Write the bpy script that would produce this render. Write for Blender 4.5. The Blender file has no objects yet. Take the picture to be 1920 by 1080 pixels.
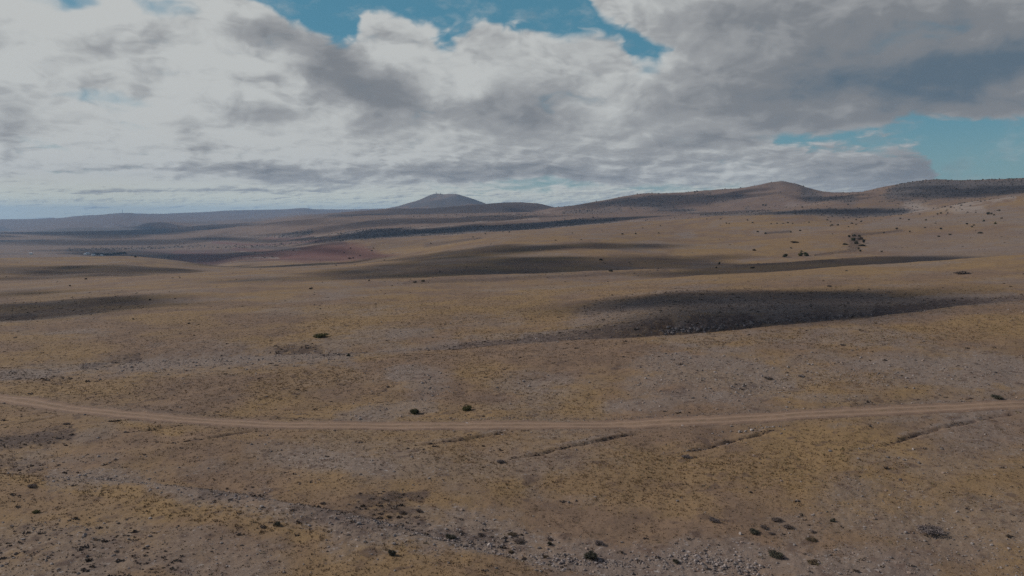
import bpy, math, random
import numpy as np
from mathutils import Vector

rng = np.random.default_rng(11)
random.seed(11)
SC = bpy.context.scene
COL = SC.collection

# ------------------------------------------------------------------ camera geometry (1920x1080 photo frame)
F = 1507.0
HOR = 405.0
PITCH = math.atan((540 - HOR) / F)
CP, SP = math.cos(PITCH), math.sin(PITCH)
SUN_AZ = math.radians(-76.0)      # from the left and in front
SUN_EL = math.radians(33.0)


def ray(u, v):
    """pixel of the photograph -> azimuth (rad, 0 = +Y, + = right) and tangent of the elevation"""
    w = (540.0 - np.asarray(v, float)) / F
    x = (np.asarray(u, float) - 960.0) / F
    y = CP + w * SP
    z = -SP + w * CP
    return np.arctan2(x, y), z / np.hypot(x, y)


# ------------------------------------------------------------------ noise
_perm = rng.permutation(256)
_perm = np.concatenate([_perm, _perm, _perm])
_ga = rng.uniform(0, 2 * np.pi, 256)
_gx, _gy = np.cos(_ga), np.sin(_ga)


def perlin(x, y):
    x = np.asarray(x, float); y = np.asarray(y, float)
    xi = np.floor(x).astype(np.int64); yi = np.floor(y).astype(np.int64)
    xf = x - xi; yf = y - yi
    xi &= 255; yi &= 255
    sx = xf * xf * xf * (xf * (xf * 6 - 15) + 10)
    sy = yf * yf * yf * (yf * (yf * 6 - 15) + 10)

    def g(ix, iy, dx, dy):
        h = _perm[_perm[ix & 255] + (iy & 255)]
        return _gx[h] * dx + _gy[h] * dy
    a = g(xi, yi, xf, yf); b = g(xi + 1, yi, xf - 1, yf)
    c = g(xi, yi + 1, xf, yf - 1); d = g(xi + 1, yi + 1, xf - 1, yf - 1)
    return 1.45 * ((a + sx * (b - a)) * (1 - sy) + (c + sx * (d - c)) * sy)


def fbm(x, y, octv=4, rough=0.5):
    s = 0; amp = 1; tot = 0
    for i in range(octv):
        s = s + amp * perlin(x + 17.3 * i, y - 9.1 * i); tot += amp
        amp *= rough; x = x * 2.03; y = y * 2.03
    return s / tot * 1.4


def sstep(a, b, x):
    t = np.clip((np.asarray(x, float) - a) / (b - a), 0, 1)
    return t * t * (3 - 2 * t)


def pchip1(xk, yk, x):
    xk = np.asarray(xk, float); yk = np.asarray(yk, float)
    h = np.diff(xk); d = np.diff(yk) / h
    m = np.zeros_like(yk)
    m[0], m[-1] = d[0], d[-1]
    for i in range(1, len(xk) - 1):
        if d[i - 1] * d[i] > 0:
            w1 = 2 * h[i] + h[i - 1]; w2 = h[i] + 2 * h[i - 1]
            m[i] = (w1 + w2) / (w1 / d[i - 1] + w2 / d[i])
    i = np.clip(np.searchsorted(xk, x) - 1, 0, len(h) - 1)
    t = np.clip((x - xk[i]) / h[i], 0, 1)
    return ((1 + 2 * t) * (1 - t) ** 2 * yk[i] + t * (1 - t) ** 2 * h[i] * m[i]
            + t * t * (3 - 2 * t) * yk[i + 1] + t * t * (t - 1) * h[i] * m[i + 1])


# ------------------------------------------------------------------ terrain: crests and valleys of the land, near to far
US = np.linspace(-300, 2220, 1261)


def P(**k): return k


def prof(d):
    if isinstance(d, (int, float)):
        return np.full_like(US, float(d))
    ks = sorted(d)
    return pchip1(ks, [d[k] for k in ks], np.clip(US, ks[0], ks[-1]))


CURVES = []     # each: (phi[], r[], h[])


def curve_h(v, h):      # crest at known height
    v = prof(v); h = prof(h)
    phi, t = ray(US, v)
    CURVES.append([phi, h / t, h, v])


def curve_r(v, r):      # crest at known distance
    v = prof(v); r = prof(r)
    phi, t = ray(US, v)
    CURVES.append([phi, r, r * t, v])


def dip(k, dv, add=0.0):     # valley floor behind the last crest: dv > 0 is hidden by the crest
    _, r0, h0, v0 = CURVES[-1]
    v = v0 + prof(dv)
    phi, t = ray(US, v)
    r = r0 * k + add
    CURVES.append([phi, r, r * t, v])


S_v = {-300: 880, 0: 893, 200: 907, 400: 930, 560: 962, 700: 990, 850: 1028, 1000: 1060, 1200: 1098, 1500: 1130, 1920: 1160, 2220: 1180}
curve_h(S_v, -29.6)
curve_h({k: a - 12 for k, a in S_v.items()}, -31.6)
ROAD_V = {-300: 715, 0: 745, 150: 768, 300: 783, 500: 795, 800: 798, 1100: 796, 1300: 789, 1450: 780, 1600: 772, 1920: 757, 2220: 742}
curve_h(ROAD_V, {-300: -32, 0: -31.5, 900: -30.5, 1920: -28.5, 2220: -28})
curve_h({-300: 700, 0: 690, 300: 680, 600: 667, 860: 655, 1000: 644, 1200: 633, 1300: 628, 1440: 615, 1600: 598, 1750: 581, 1920: 563, 2220: 535},
        {-300: -34.5, 0: -34, 640: -32, 1000: -29, 1300: -27, 1600: -25, 1920: -22, 2220: -19})
dip(1.0, {-300: -4, 800: -3, 1000: 2, 1200: 9, 1700: 9, 1920: 5, 2220: 3}, 14)
curve_h({-300: 680, 0: 670, 300: 658, 600: 649, 860: 640, 1000: 630, 1200: 606, 1300: 592, 1450: 585, 1600: 575, 1750: 563, 1920: 552, 2220: 526},
        {-300: -35.5, 0: -35, 640: -33, 1000: -31, 1280: -26.3, 1600: -25.2, 1920: -23.6, 2220: -20.5})
curve_r({-300: 622, 0: 610, 320: 580, 640: 562, 960: 541, 1280: 521, 1600: 500, 1920: 478, 2220: 458},
        {-300: 320, 0: 310, 320: 330, 640: 340, 960: 366, 1280: 400, 1600: 450, 1920: 520, 2220: 570})
dip(1.18, {-300: -14, 640: -10, 960: -2, 1280: 4, 1920: 4, 2220: 2})
curve_r({-300: 588, 0: 575, 300: 550, 640: 530, 960: 515, 1280: 503, 1600: 484, 1750: 475, 1920: 464, 2220: 445},
        {-300: 430, 0: 430, 300: 450, 640: 480, 960: 520, 1280: 560, 1600: 620, 1920: 690, 2220: 740})
dip(1.12, {-300: -5, 1100: -3, 1280: 2, 1600: 3, 1720: 1, 1920: -5, 2220: -5})
curve_r({-300: 548, 0: 535, 283: 517, 450: 507, 640: 495, 730: 482, 790: 472, 907: 453, 960: 447, 1110: 441, 1280: 446, 1380: 444, 1460: 440,
         1540: 434, 1600: 431, 1700: 427, 1800: 422, 1920: 414, 2220: 395},
        {-300: 760, 283: 800, 640: 900, 960: 1000, 2220: 1000})
dip(1.15, {-300: -4, 200: -3, 300: 3, 640: 3, 730: 5, 1400: 5, 1540: 1, 1650: -5, 2220: -6})
curve_r({-300: 487, 0: 484, 240: 481, 330: 489, 400: 498, 450: 500, 560: 495, 640: 489, 730: 477, 790: 467, 907: 448, 960: 442, 1110: 436, 1280: 433,
         1380: 426, 1460: 421, 1600: 419, 1700: 413, 1800: 403, 1920: 392, 2220: 365}, 1320)
dip(1.0, {-300: 5, 380: 4, 460: -1, 640: -2, 2220: -3}, 110)
curve_r({-300: 515, 0: 515, 300: 510, 400: 494, 450: 482, 500: 475, 560: 465, 640: 453, 740: 446, 840: 440, 957: 433, 1157: 418, 1280: 411, 1363: 405,
         1480: 403, 1550: 406, 1600: 409, 1650: 406, 1707: 400, 1813: 380, 1870: 373, 1920: 367, 2220: 335},
        {-300: 2400, 400: 2350, 640: 1950, 957: 1780, 1280: 1650, 1480: 1560, 1920: 1560, 2220: 1600})
dip(1.14, {-300: -15, 300: -14, 450: -3, 600: 4, 640: 6, 2220: 6})
curve_r({-300: 470, 0: 469, 300: 466, 450: 460, 560: 450, 640: 437, 690: 430, 807: 423, 917: 415, 1040: 410, 1157: 407, 1280: 403, 1363: 402, 1447: 396,
         1563: 386, 1680: 383, 1760: 377, 1840: 370, 1920: 360, 2220: 328},
        {-300: 4200, 300: 4200, 450: 3800, 640: 3200, 960: 3000, 1280: 2500, 1450: 2060, 1920: 2000, 2220: 2000})
curve_r({-300: 452, 0: 451, 200: 450, 300: 448, 450: 440, 560: 428, 640: 421, 783: 412, 923: 406, 1040: 402, 1157: 400, 1280: 398, 1363: 397, 1447: 393,
         1507: 384, 1550: 374, 1597: 364.5, 1640: 355, 1680: 347, 1720: 341, 1763: 338, 1800: 339.5, 1860: 338, 1920: 335, 2000: 331, 2220: 320},
        {-300: 5500, 300: 5400, 640: 4000, 960: 3500, 1280: 3000, 1450: 2750, 2220: 2700})
curve_r({-300: 441, 0: 440, 200: 441, 283: 439, 400: 430, 500: 419, 560: 413, 640: 407, 783: 403, 923: 400, 1000: 398, 1033: 391, 1080: 385, 1140: 375,
         1190: 366, 1220: 363, 1280: 362, 1310: 359, 1340: 357, 1400: 350, 1440: 344, 1465: 342, 1490: 346, 1520: 355, 1550: 362, 1600: 364.5,
         1640: 366, 1920: 355, 2220: 345},
        {-300: 6400, 300: 6200, 640: 4700, 960: 4200, 1040: 3900, 2220: 3800})
dip(1.14, {-300: -2, 200: -1, 300: 3, 900: 3, 1033: 8, 2220: 8})
curve_r({-300: 436, 0: 436, 200: 433, 283: 430, 400: 422, 500: 414, 570: 405, 640: 399, 700: 394, 742: 391.5, 800: 391, 850: 387, 907: 383, 960: 380,
         1000: 381, 1033: 388, 1060: 393, 2220: 393},
        {-300: 7900, 300: 7800, 640: 6400, 960: 6000, 2220: 6000})
dip(1.17, {-300: -1, 300: 0, 500: 3, 640: 4, 2220: 4})
CONE_V = {-300: 434, 0: 434, 83: 432, 110: 428.5, 167: 426.5, 217: 427, 247: 425, 283: 417.5, 383: 415, 500: 409, 570: 403, 640: 400.5, 700: 395, 742: 388,
          770: 380, 785: 375.5, 800: 369, 812: 364.5, 818: 363.3, 826: 363.5, 832: 364.6, 845: 363.5, 855: 364, 866: 367, 880: 371, 892: 376,
          905: 381, 920: 386, 960: 388, 1000: 390, 1033: 392, 1200: 396, 2220: 396}
curve_r(CONE_V, 10500)
dip(1.15, 3)
curve_r({-300: 412, 0: 411.5, 60: 411, 100: 410, 150: 405, 190: 402.5, 210: 400.5, 230: 399, 245: 399.5, 260: 401, 300: 401, 340: 399.5, 380: 398,
         430: 394.5, 470: 394, 520: 393.5, 545: 392, 570: 390.5, 590: 392.5, 640: 393, 742: 391, 800: 395, 2220: 397}, 17000)
dip(1.2, 3)
curve_r({-300: 412, 0: 413, 60: 412, 75: 409.8, 85: 409, 97: 408.3, 105: 409, 115: 411.5, 150: 412, 2220: 412}, 28000)
curve_r(414, 33000)

# polar grid: dense where the photograph looks, coarse all the way round behind
dense = np.radians(np.arange(-39.5, 39.5001, 0.068))
back = np.radians(np.arange(41.5, 320.0, 2.0))
PHI = np.concatenate([dense, back])
NPH = len(PHI)
RR = [12.0]
while RR[-1] < 33000:
    r = RR[-1]
    RR.append(r * (1.03 if r < 44 else 1.0036 if r < 260 else 1.008))
RR = np.array(RR); RR[-1] = 33000
NR = len(RR)

rk = [np.full(NPH, 11.0), np.full(NPH, 44.0)]
hk = [np.full(NPH, -31.0), np.full(NPH, -30.4)]
for phi, r, h, v in CURVES:
    rk.append(np.interp(PHI, phi, r, period=2 * np.pi)); hk.append(np.interp(PHI, phi, h, period=2 * np.pi))
rk = np.array(rk); hk = np.array(hk)
for k in range(1, len(rk)):
    rk[k] = np.maximum(rk[k], rk[k - 1] * 1.015)
hh = np.diff(rk, axis=0); dd = np.diff(hk, axis=0) / hh
mm = np.zeros_like(hk); mm[0] = dd[0]; mm[-1] = dd[-1]
w1 = 2 * hh[1:] + hh[:-1]; w2 = hh[1:] + 2 * hh[:-1]
same = dd[:-1] * dd[1:] > 0
with np.errstate(divide='ignore', invalid='ignore'):
    mm[1:-1] = np.where(same, (w1 + w2) / (w1 / dd[:-1] + w2 / dd[1:]), 0)
HG = np.zeros((NR, NPH))
Rg = RR[:, None] * np.ones((1, NPH))
for k in range(len(rk) - 1):
    m = (Rg >= rk[k]) & (Rg <= rk[k + 1] + 1e-6)
    ri, ci = np.nonzero(m)
    t = (Rg[ri, ci] - rk[k][ci]) / hh[k][ci]
    HG[ri, ci] = ((1 + 2 * t) * (1 - t) ** 2 * hk[k][ci] + t * (1 - t) ** 2 * hh[k][ci] * mm[k][ci]
                  + t * t * (3 - 2 * t) * hk[k + 1][ci] + t * t * (t - 1) * hh[k][ci] * mm[k + 1][ci])
XG = Rg * np.sin(PHI)[None, :]
YG = Rg * np.cos(PHI)[None, :]
BASE = HG.copy()
# undulation at several scales
HG += 0.62 * fbm(XG / 38, YG / 38, 3) * sstep(30, 60, Rg) * (1 - .5 * sstep(300, 900, Rg))
HG += 0.2 * fbm(XG / 8, YG / 8, 3) * (1 - sstep(300, 900, Rg))
HG += 1.1 * fbm(XG / 160, YG / 160, 4) * sstep(250, 900, Rg)
rid = 1 - np.abs(fbm(XG / 420 + 5, YG / 420, 4)) * 2.2
HG += 7.0 * (rid - .5) * sstep(1700, 3600, Rg) * sstep(-140, -60, HG)
HG += 10.0 * (fbm(XG / 900 + 5, YG / 900, 4)) * sstep(5000, 9000, Rg) * sstep(-140, -60, HG)
dh = np.minimum(Rg, 240)
near = 1 - sstep(200, 300, Rg)
HG += near * 0.055 * fbm(XG / 1.6, YG / 1.6, 3, .6)


def grid_ix(x, y):
    phi = np.arctan2(x, y); r = np.hypot(x, y)
    c = np.clip((phi - dense[0]) / (dense[1] - dense[0]), 0, len(dense) - 1.001)
    rr = np.interp(r, RR, np.arange(NR))
    return np.clip(rr, 0, NR - 1.001), c


def hgt(x, y, G=None):
    G = HG if G is None else G
    x = np.asarray(x, float); y = np.asarray(y, float)
    a, c = grid_ix(x, y)
    i = a.astype(int); j = c.astype(int); f = a - i; g = c - j
    return (G[i, j] * (1 - f) * (1 - g) + G[i + 1, j] * f * (1 - g) + G[i, j + 1] * (1 - f) * g + G[i + 1, j + 1] * f * g)


def ground(u, v, rmin=30):
    """first point of the land that a line of sight through (u, v) meets"""
    phi, t = ray(u, v)
    x = RR * math.sin(phi); y = RR * math.cos(phi)
    tt = hgt(x, y) / RR
    ok = np.nonzero((tt >= t) & (RR > rmin))[0]
    if len(ok) == 0:
        i = int(np.argmax(np.where(RR > rmin, tt, -9)))
        r = RR[i]
    else:
        i = ok[0]
        if i > 0 and tt[i] != tt[i - 1]:
            f = (t - tt[i - 1]) / (tt[i] - tt[i - 1])
            r = RR[i - 1] + np.clip(f, 0, 1) * (RR[i] - RR[i - 1])
        else:
            r = RR[i]
    return np.array([r * math.sin(phi), r * math.cos(phi)])


class Patch:
    """an elongated patch of land in world metres: a capsule from one point of the land to another"""
    def __init__(s, u1, v1, u2, v2, half, wide=1.6):
        a = ground(u1, v1); b = ground(u2, v2)
        um, vm = (u1 + u2) / 2, (v1 + v2) / 2
        n = ground(um, vm + half); f = ground(um, vm - half)
        mid = (a + b) / 2
        s.r = float(np.hypot(*((n + f) / 2)))
        e = (n + f) / 2; e = e / np.hypot(*e)
        s.er = e; s.el = np.array([e[1], -e[0]])
        s.a = max(half * wide * s.r / F, .3)
        s.b = float(np.clip(np.hypot(*(f - n)) / 2, s.a * .4, s.a * 14))
        s.p, s.q = a, b
        s.rad = max(np.hypot(*(a - b)) / 2 + 2.2 * max(s.a, s.b), 1)
        s.mid = mid

    def loc(s, x, y):
        return (x * s.el[0] + y * s.el[1]) / s.a, (x * s.er[0] + y * s.er[1]) / s.b

    def w(s, x, y, soft=.75, warp=.55):
        out = np.zeros(np.shape(x))
        m = (np.abs(x - s.mid[0]) < s.rad) & (np.abs(y - s.mid[1]) < s.rad)
        if not np.any(m):
            return out
        X, Y = s.loc(x[m], y[m]); A = s.loc(*s.p); B = s.loc(*s.q)
        dx, dy = B[0] - A[0], B[1] - A[1]; L = dx * dx + dy * dy + 1e-9
        t = np.clip(((X - A[0]) * dx + (Y - A[1]) * dy) / L, 0, 1)
        d = np.hypot(X - A[0] - t * dx, Y - A[1] - t * dy)
        k = max(s.a * 1.2, .5)
        d = d + warp * fbm(x[m] / k + 3.7, y[m] / k, 4, .6)
        out[m] = 1 - sstep(1 - soft * .6, 1 + soft, d)
        return out


# ---- ditches with spoil banks near the track
DITCH = [[(-20, 800), (40, 792), (100, 782), (150, 774)], [(185, 816), (260, 808), (360, 796)], [(285, 836), (380, 822), (470, 808), (530, 801)],
         [(755, 838), (810, 832), (880, 822), (975, 807)], [(935, 865), (1010, 851), (1060, 838), (1120, 827), (1220, 808)],
         [(1250, 855), (1330, 839), (1400, 820), (1450, 806), (1500, 795)], [(1625, 841), (1680, 829), (1720, 814), (1760, 803), (1830, 788), (1925, 772)],
         [(1215, 777), (1330, 773)], [(1790, 750), (1870, 747)]]
DITCH_W = []
bank = np.zeros_like(HG); ditchm = np.zeros_like(HG)
carve = np.zeros_like(HG)
for k, pl in enumerate(DITCH):
    pts = np.array([ground(*p) for p in pl]); DITCH_W.append(pts)
    m = (Rg > 60) & (Rg < 190) & (XG > pts[:, 0].min() - 4) & (XG < pts[:, 0].max() + 4) & (YG > pts[:, 1].min() - 4) & (YG < pts[:, 1].max() + 4)
    x, y = XG[m], YG[m]
    best = np.full(x.shape, 1e9); sg = np.zeros(x.shape); along = np.zeros(x.shape)
    L = 0
    for a, b in zip(pts[:-1], pts[1:]):
        d = b - a; n = np.hypot(*d); d = d / n
        t = np.clip((x - a[0]) * d[0] + (y - a[1]) * d[1], 0, n)
        px, py = x - a[0] - t * d[0], y - a[1] - t * d[1]
        dist = np.hypot(px, py)
        sgn = np.where(d[0] * py - d[1] * px > 0, 1, -1)
        better = dist < best
        best = np.where(better, dist, best); sg = np.where(better, sgn, sg); along = np.where(better, L + t, along)
        L += n
    s = best * sg + .28 * fbm(x / 2.6, y / 2.6, 4, .6)
    ends = sstep(0, 6, along) * sstep(0, 6, L - along)
    depth = np.clip(.30 + .45 * fbm(x / 4, y / 4, 3), .0, .6) * (1 if k < 7 else .45)
    carve[m] += ends * (-depth * np.exp(-(s / .34) ** 2) + .14 * depth * np.exp(-((s - .85) / .5) ** 2))
    ditchm[m] = np.maximum(ditchm[m], ends * np.exp(-((s + .02) / .24) ** 2) * (.95 + .7 * fbm(x / 3, y / 3, 2)))
    bank[m] = np.maximum(bank[m], ends * np.exp(-((s - 1.2) / .6) ** 2) * (.5 + fbm(x / 4 + 9, y / 4, 2)))
HG += carve

# ---- the track
road_u = np.linspace(-280, 2200, 125)
road_v = pchip1(sorted(ROAD_V), [ROAD_V[k] for k in sorted(ROAD_V)], road_u)
ROAD = np.array([ground(a, b) for a, b in zip(road_u, road_v)])
for _ in range(12):
    ROAD[1:-1] = (ROAD[:-2] + 2 * ROAD[1:-1] + ROAD[2:]) / 4


def road_dist(x, y):
    best = np.full(np.shape(x), 1e9)
    for a, b in zip(ROAD[:-1:2], ROAD[2::2]):
        d = b - a; n = np.hypot(*d) + 1e-9; d = d / n
        m = (np.abs(x - (a[0] + b[0]) / 2) < n + 12) & (np.abs(y - (a[1] + b[1]) / 2) < n + 12)
        if not np.any(m):
            continue
        xx, yy = x[m], y[m]
        t = np.clip((xx - a[0]) * d[0] + (yy - a[1]) * d[1], 0, n)
        best[m] = np.minimum(best[m], np.hypot(xx - a[0] - t * d[0], yy - a[1] - t * d[1]))
    return best


RD = np.full_like(HG, 99.0)
mrd = (Rg > 60) & (Rg < 260)
RD[mrd] = road_dist(XG[mrd], YG[mrd])
bed = 1 - sstep(1.8, 3.6, RD)
HG = HG * (1 - bed) + (BASE + .62 * fbm(XG / 38, YG / 38, 3)) * bed - .12 * (1 - sstep(2.0, 2.7, RD))

# ---- kinds of ground: (u1, v1, u2, v2, half height, strength)
STONY = [(100, 894, 220, 899, 6, .9), (220, 899, 340, 914, 6, .8), (340, 914, 490, 936, 7, .8), (490, 936, 610, 962, 7, .8), (610, 962, 730, 985, 8, 1.), (730, 985, 870, 1014, 9, 1.), (870, 1014, 1010, 1046, 10, 1.), (1010, 1046, 1180, 1066, 12, 1.), (640, 664, 860, 651, 3, .6), (240, 682, 640, 664, 9, .95), (180, 688, 420, 676, 12, .7), (760, 700, 800, 715, 22, .7), (690, 775, 790, 760, 16, .6), (930, 728, 1050, 720, 14, .4),
         (1250, 690, 1400, 705, 40, .75), (1350, 730, 1460, 715, 20, .8), (1150, 765, 1250, 755, 12, .55), (1520, 690, 1860, 690, 30, .6), (1500, 745, 1620, 748, 8, .5),
         (100, 898, 260, 905, 8, .8), (280, 895, 400, 870, 12, .5), (-30, 1040, 180, 1030, 50, .75), (200, 1010, 460, 1060, 38, .6), (440, 925, 500, 935, 8, .6),
         (650, 975, 900, 1020, 26, .9), (860, 990, 1060, 1060, 24, .9), (1000, 1040, 1350, 1070, 34, 1.), (1300, 1050, 1700, 1060, 34, .85), (1640, 950, 1940, 1000, 60, .65),
         (1500, 990, 1650, 930, 26, .45), (1650, 870, 1880, 860, 24, .45), (780, 960, 960, 965, 12, .5), (1000, 925, 1120, 940, 10, .4),
         (1120, 588, 1440, 572, 26, .75), (1440, 570, 1650, 560, 16, .6), (1280, 612, 1560, 592, 9, 1.), (1540, 596, 1680, 583, 6, .9), (1700, 582, 1900, 560, 8, .8),
         (860, 600, 960, 598, 12, .4), (740, 628, 800, 620, 8, .45), (980, 640, 1220, 628, 6, .8), (1730, 476, 1930, 462, 8, .8), (1650, 455, 1920, 445, 14, .65),
         (1650, 420, 1900, 405, 12, .6), (1420, 434, 1560, 428, 5, .6), (1100, 443, 1300, 440, 4, .4), (830, 795, 1000, 795, 2, .5), (640, 780, 720, 770, 8, .4),
         (1560, 798, 1740, 785, 4, .4), (480, 836, 720, 880, 14, .35), (60, 870, 200, 860, 14, .4), (0, 700, 200, 700, 8, .4)]
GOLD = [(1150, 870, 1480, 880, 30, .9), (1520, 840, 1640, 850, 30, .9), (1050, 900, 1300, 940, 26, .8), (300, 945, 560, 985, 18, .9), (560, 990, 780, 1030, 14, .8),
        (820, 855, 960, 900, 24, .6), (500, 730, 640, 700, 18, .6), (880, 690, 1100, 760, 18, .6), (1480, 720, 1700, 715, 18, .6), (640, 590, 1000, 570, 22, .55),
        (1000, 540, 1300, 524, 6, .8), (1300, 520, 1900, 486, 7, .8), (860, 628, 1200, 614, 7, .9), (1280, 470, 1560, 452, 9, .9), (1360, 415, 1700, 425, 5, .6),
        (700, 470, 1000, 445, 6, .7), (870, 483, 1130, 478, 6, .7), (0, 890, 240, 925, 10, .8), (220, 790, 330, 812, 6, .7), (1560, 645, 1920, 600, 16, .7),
        (1300, 645, 1500, 630, 8, .8), (860, 440, 1000, 425, 4, .5), (1620, 436, 1690, 428, 3, .6), (-20, 520, 300, 500, 4, .3)]  # includes a sunlit crest strip painted in the grass colour
HEATH_SHADE = [(600, 665, 860, 652, 1.6, .7), (860, 652, 1000, 641, 2, .8), (1640, 593, 1760, 578, 3, .8), (1760, 577, 1930, 560, 3, .8), (1290, 620, 1420, 606, 6, .8), (1420, 606, 1640, 590, 4, .6), (380, 918, 500, 934, 4, .6), (680, 935, 790, 930, 10, .8), (560, 960, 700, 960, 10, .6), (640, 975, 790, 990, 10, .5), (-20, 830, 120, 818, 12, .85), (90, 805, 130, 800, 5, .7),  # gully-bank shade and shadowed bands are also painted in this colour
         (0, 865, 60, 875, 10, .6), (720, 950, 760, 955, 10, .7), (830, 1000, 940, 1012, 9, .7), (1250, 735, 1280, 738, 6, .5), (160, 683, 260, 678, 4, .7),
         (520, 664, 600, 662, 3, .8), (1380, 728, 1410, 722, 6, .6), (700, 740, 720, 730, 5, .5), (980, 641, 1260, 626, 4, .8), (1120, 570, 1700, 560, 20, .35),
         (1300, 622, 1400, 612, 7, .75), (0, 600, 60, 592, 5, .8), (0, 570, 230, 552, 14, .5), (760, 530, 1250, 507, 3, .7), (1380, 497, 1560, 488, 2, .6),
         (700, 463, 800, 455, 6, .5), (800, 460, 900, 447, 3, .7), (1530, 478, 1600, 470, 2, .8), (1600, 468, 1605, 440, 5, .8), (1610, 440, 1690, 432, 2, .8),
         (1440, 437, 1480, 434, 2, .9), (430, 494, 640, 487, 2, .9), (280, 770, 640, 786, 3, .5), (1600, 757, 1720, 752, 3, .5), (0, 700, 120, 715, 6, .35),
         (60, 1010, 260, 1060, 40, .35), (760, 520, 1270, 500, 12, .3)]
WOOD_SHADE = [(650, 447, 860, 433, 5, 1.), (840, 434, 1100, 415, 4, .9), (80, 434, 300, 429, 5, 1.), (0, 433, 90, 434, 3, 1.), (775, 386, 830, 380, 5, 1.), (740, 389, 800, 372, 4, .9), (850, 384, 900, 380, 5, 1.), (865, 372, 900, 379, 3, .8), (1460, 400, 1690, 397, 7, 1.), (1320, 403, 1440, 398, 4, .8), (1400, 393, 1450, 397, 3, .5), (1690, 355, 1920, 345, 12, 1.), (1700, 345, 1920, 350, 8, .8),  # bands behind the middle ridge paint its shadow, the rest is woods
        (1510, 358, 1590, 372, 5, .8), (1140, 380, 1250, 385, 9, .7), (1250, 375, 1380, 372, 7, .5), (1240, 392, 1300, 394, 3, .8), (640, 442, 1000, 428, 6, .75),  # the peaked hill's shaded right flank is painted dark here too
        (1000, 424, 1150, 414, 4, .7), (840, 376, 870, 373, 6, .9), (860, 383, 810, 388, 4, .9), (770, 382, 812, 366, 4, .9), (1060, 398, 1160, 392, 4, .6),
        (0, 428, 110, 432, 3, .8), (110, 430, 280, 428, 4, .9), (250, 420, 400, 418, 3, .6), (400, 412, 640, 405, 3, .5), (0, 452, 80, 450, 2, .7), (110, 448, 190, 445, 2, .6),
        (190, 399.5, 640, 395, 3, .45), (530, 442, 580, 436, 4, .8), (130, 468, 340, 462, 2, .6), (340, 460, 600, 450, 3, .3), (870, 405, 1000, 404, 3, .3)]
RED = [(340, 482, 690, 478, 9, .85), (330, 472, 600, 468, 4, .6), (540, 480, 640, 472, 8, 1.), (380, 478, 560, 480, 6, .8), (440, 466, 640, 468, 4, .6), (640, 490, 690, 474, 4, .5), (500, 447, 580, 443, 3, .6), (400, 454, 600, 452, 2, .7), (270, 472, 420, 470, 3, .3)]
FIELD = [(250, 470, 480, 466, 3, .9), (480, 462, 640, 456, 3, 1.), (300, 480, 420, 478, 2, .8), (0, 476, 60, 476, 1.5, .5), (640, 446, 760, 440, 3, .5)]
PALE_LIT = [(640, 452, 860, 440, 1.3, .6), (880, 437, 1160, 417, 1.4, .6), (640, 438, 850, 423, .9, .5), (890, 416, 1010, 411, .9, .5), (700, 407, 1030, 398.5, 1., .5), (420, 441, 640, 436, 1.2, .35), (1180, 415, 1300, 409, 1.2, .4), (1700, 392, 1830, 384, 5, .8), (1830, 381, 1900, 370, 2, .8), (1660, 398, 1720, 396, 4, .6), (1350, 399, 1420, 396, 1.5, .8), (1290, 398, 1360, 397, 1, .8),  # several bands paint sunlit ridge crests into the pale colour
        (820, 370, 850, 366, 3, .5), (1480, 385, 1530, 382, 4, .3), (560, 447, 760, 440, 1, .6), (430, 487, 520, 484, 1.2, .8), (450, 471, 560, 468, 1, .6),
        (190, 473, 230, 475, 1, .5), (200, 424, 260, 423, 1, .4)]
KINDS = {'stony': STONY, 'gold': GOLD, 'heath': HEATH_SHADE, 'wood_shade': WOOD_SHADE, 'red': RED, 'field': FIELD, 'pale': PALE_LIT}
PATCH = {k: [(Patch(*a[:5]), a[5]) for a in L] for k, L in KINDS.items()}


def masks(x, y, only=None):
    out = {}
    for k, L in PATCH.items():
        if only and k not in only:
            continue
        m = np.zeros(np.shape(x))
        for p, s in L:
            m = np.maximum(m, s * p.w(x, y))
        out[k] = m
    return out


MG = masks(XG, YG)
MG['stony'] = np.clip(MG['stony'] + .8 * np.clip(bank, 0, 1), 0, 1)
MG['heath'] = np.clip(MG['heath'] + 1.0 * np.clip(ditchm, 0, 1), 0, 1)
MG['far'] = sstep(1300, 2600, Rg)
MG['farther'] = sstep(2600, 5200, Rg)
MG['verge'] = (1 - sstep(2.2, 4.6, RD))

# extra height of rough ground
HG += near * MG['stony'] * .07 * fbm(XG / .9, YG / .9, 2)
# rocky bank of the gully: broken ledges
ledge = Patch(1250, 618, 1640, 588, 8)
lw = ledge.w(XG, YG)
HG += lw * (.7 * np.abs(fbm(XG / 4, YG / 4, 3)) + .25 * fbm(XG / 1.5, YG / 1.5, 2))


# ------------------------------------------------------------------ helpers for objects and materials
def link(name, me, mat=None, parent=None):
    o = bpy.data.objects.new(name, me); COL.objects.link(o)
    if mat is not None:
        (me.materials.clear(), me.materials.append(mat))
    if parent is not None:
        o.parent = parent
    return o


def tag(o, label=None, cat=None, group=None, kind=None):
    if label: o['label'] = label
    if cat: o['category'] = cat
    if group: o['group'] = group
    if kind: o['kind'] = kind
    return o


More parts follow.
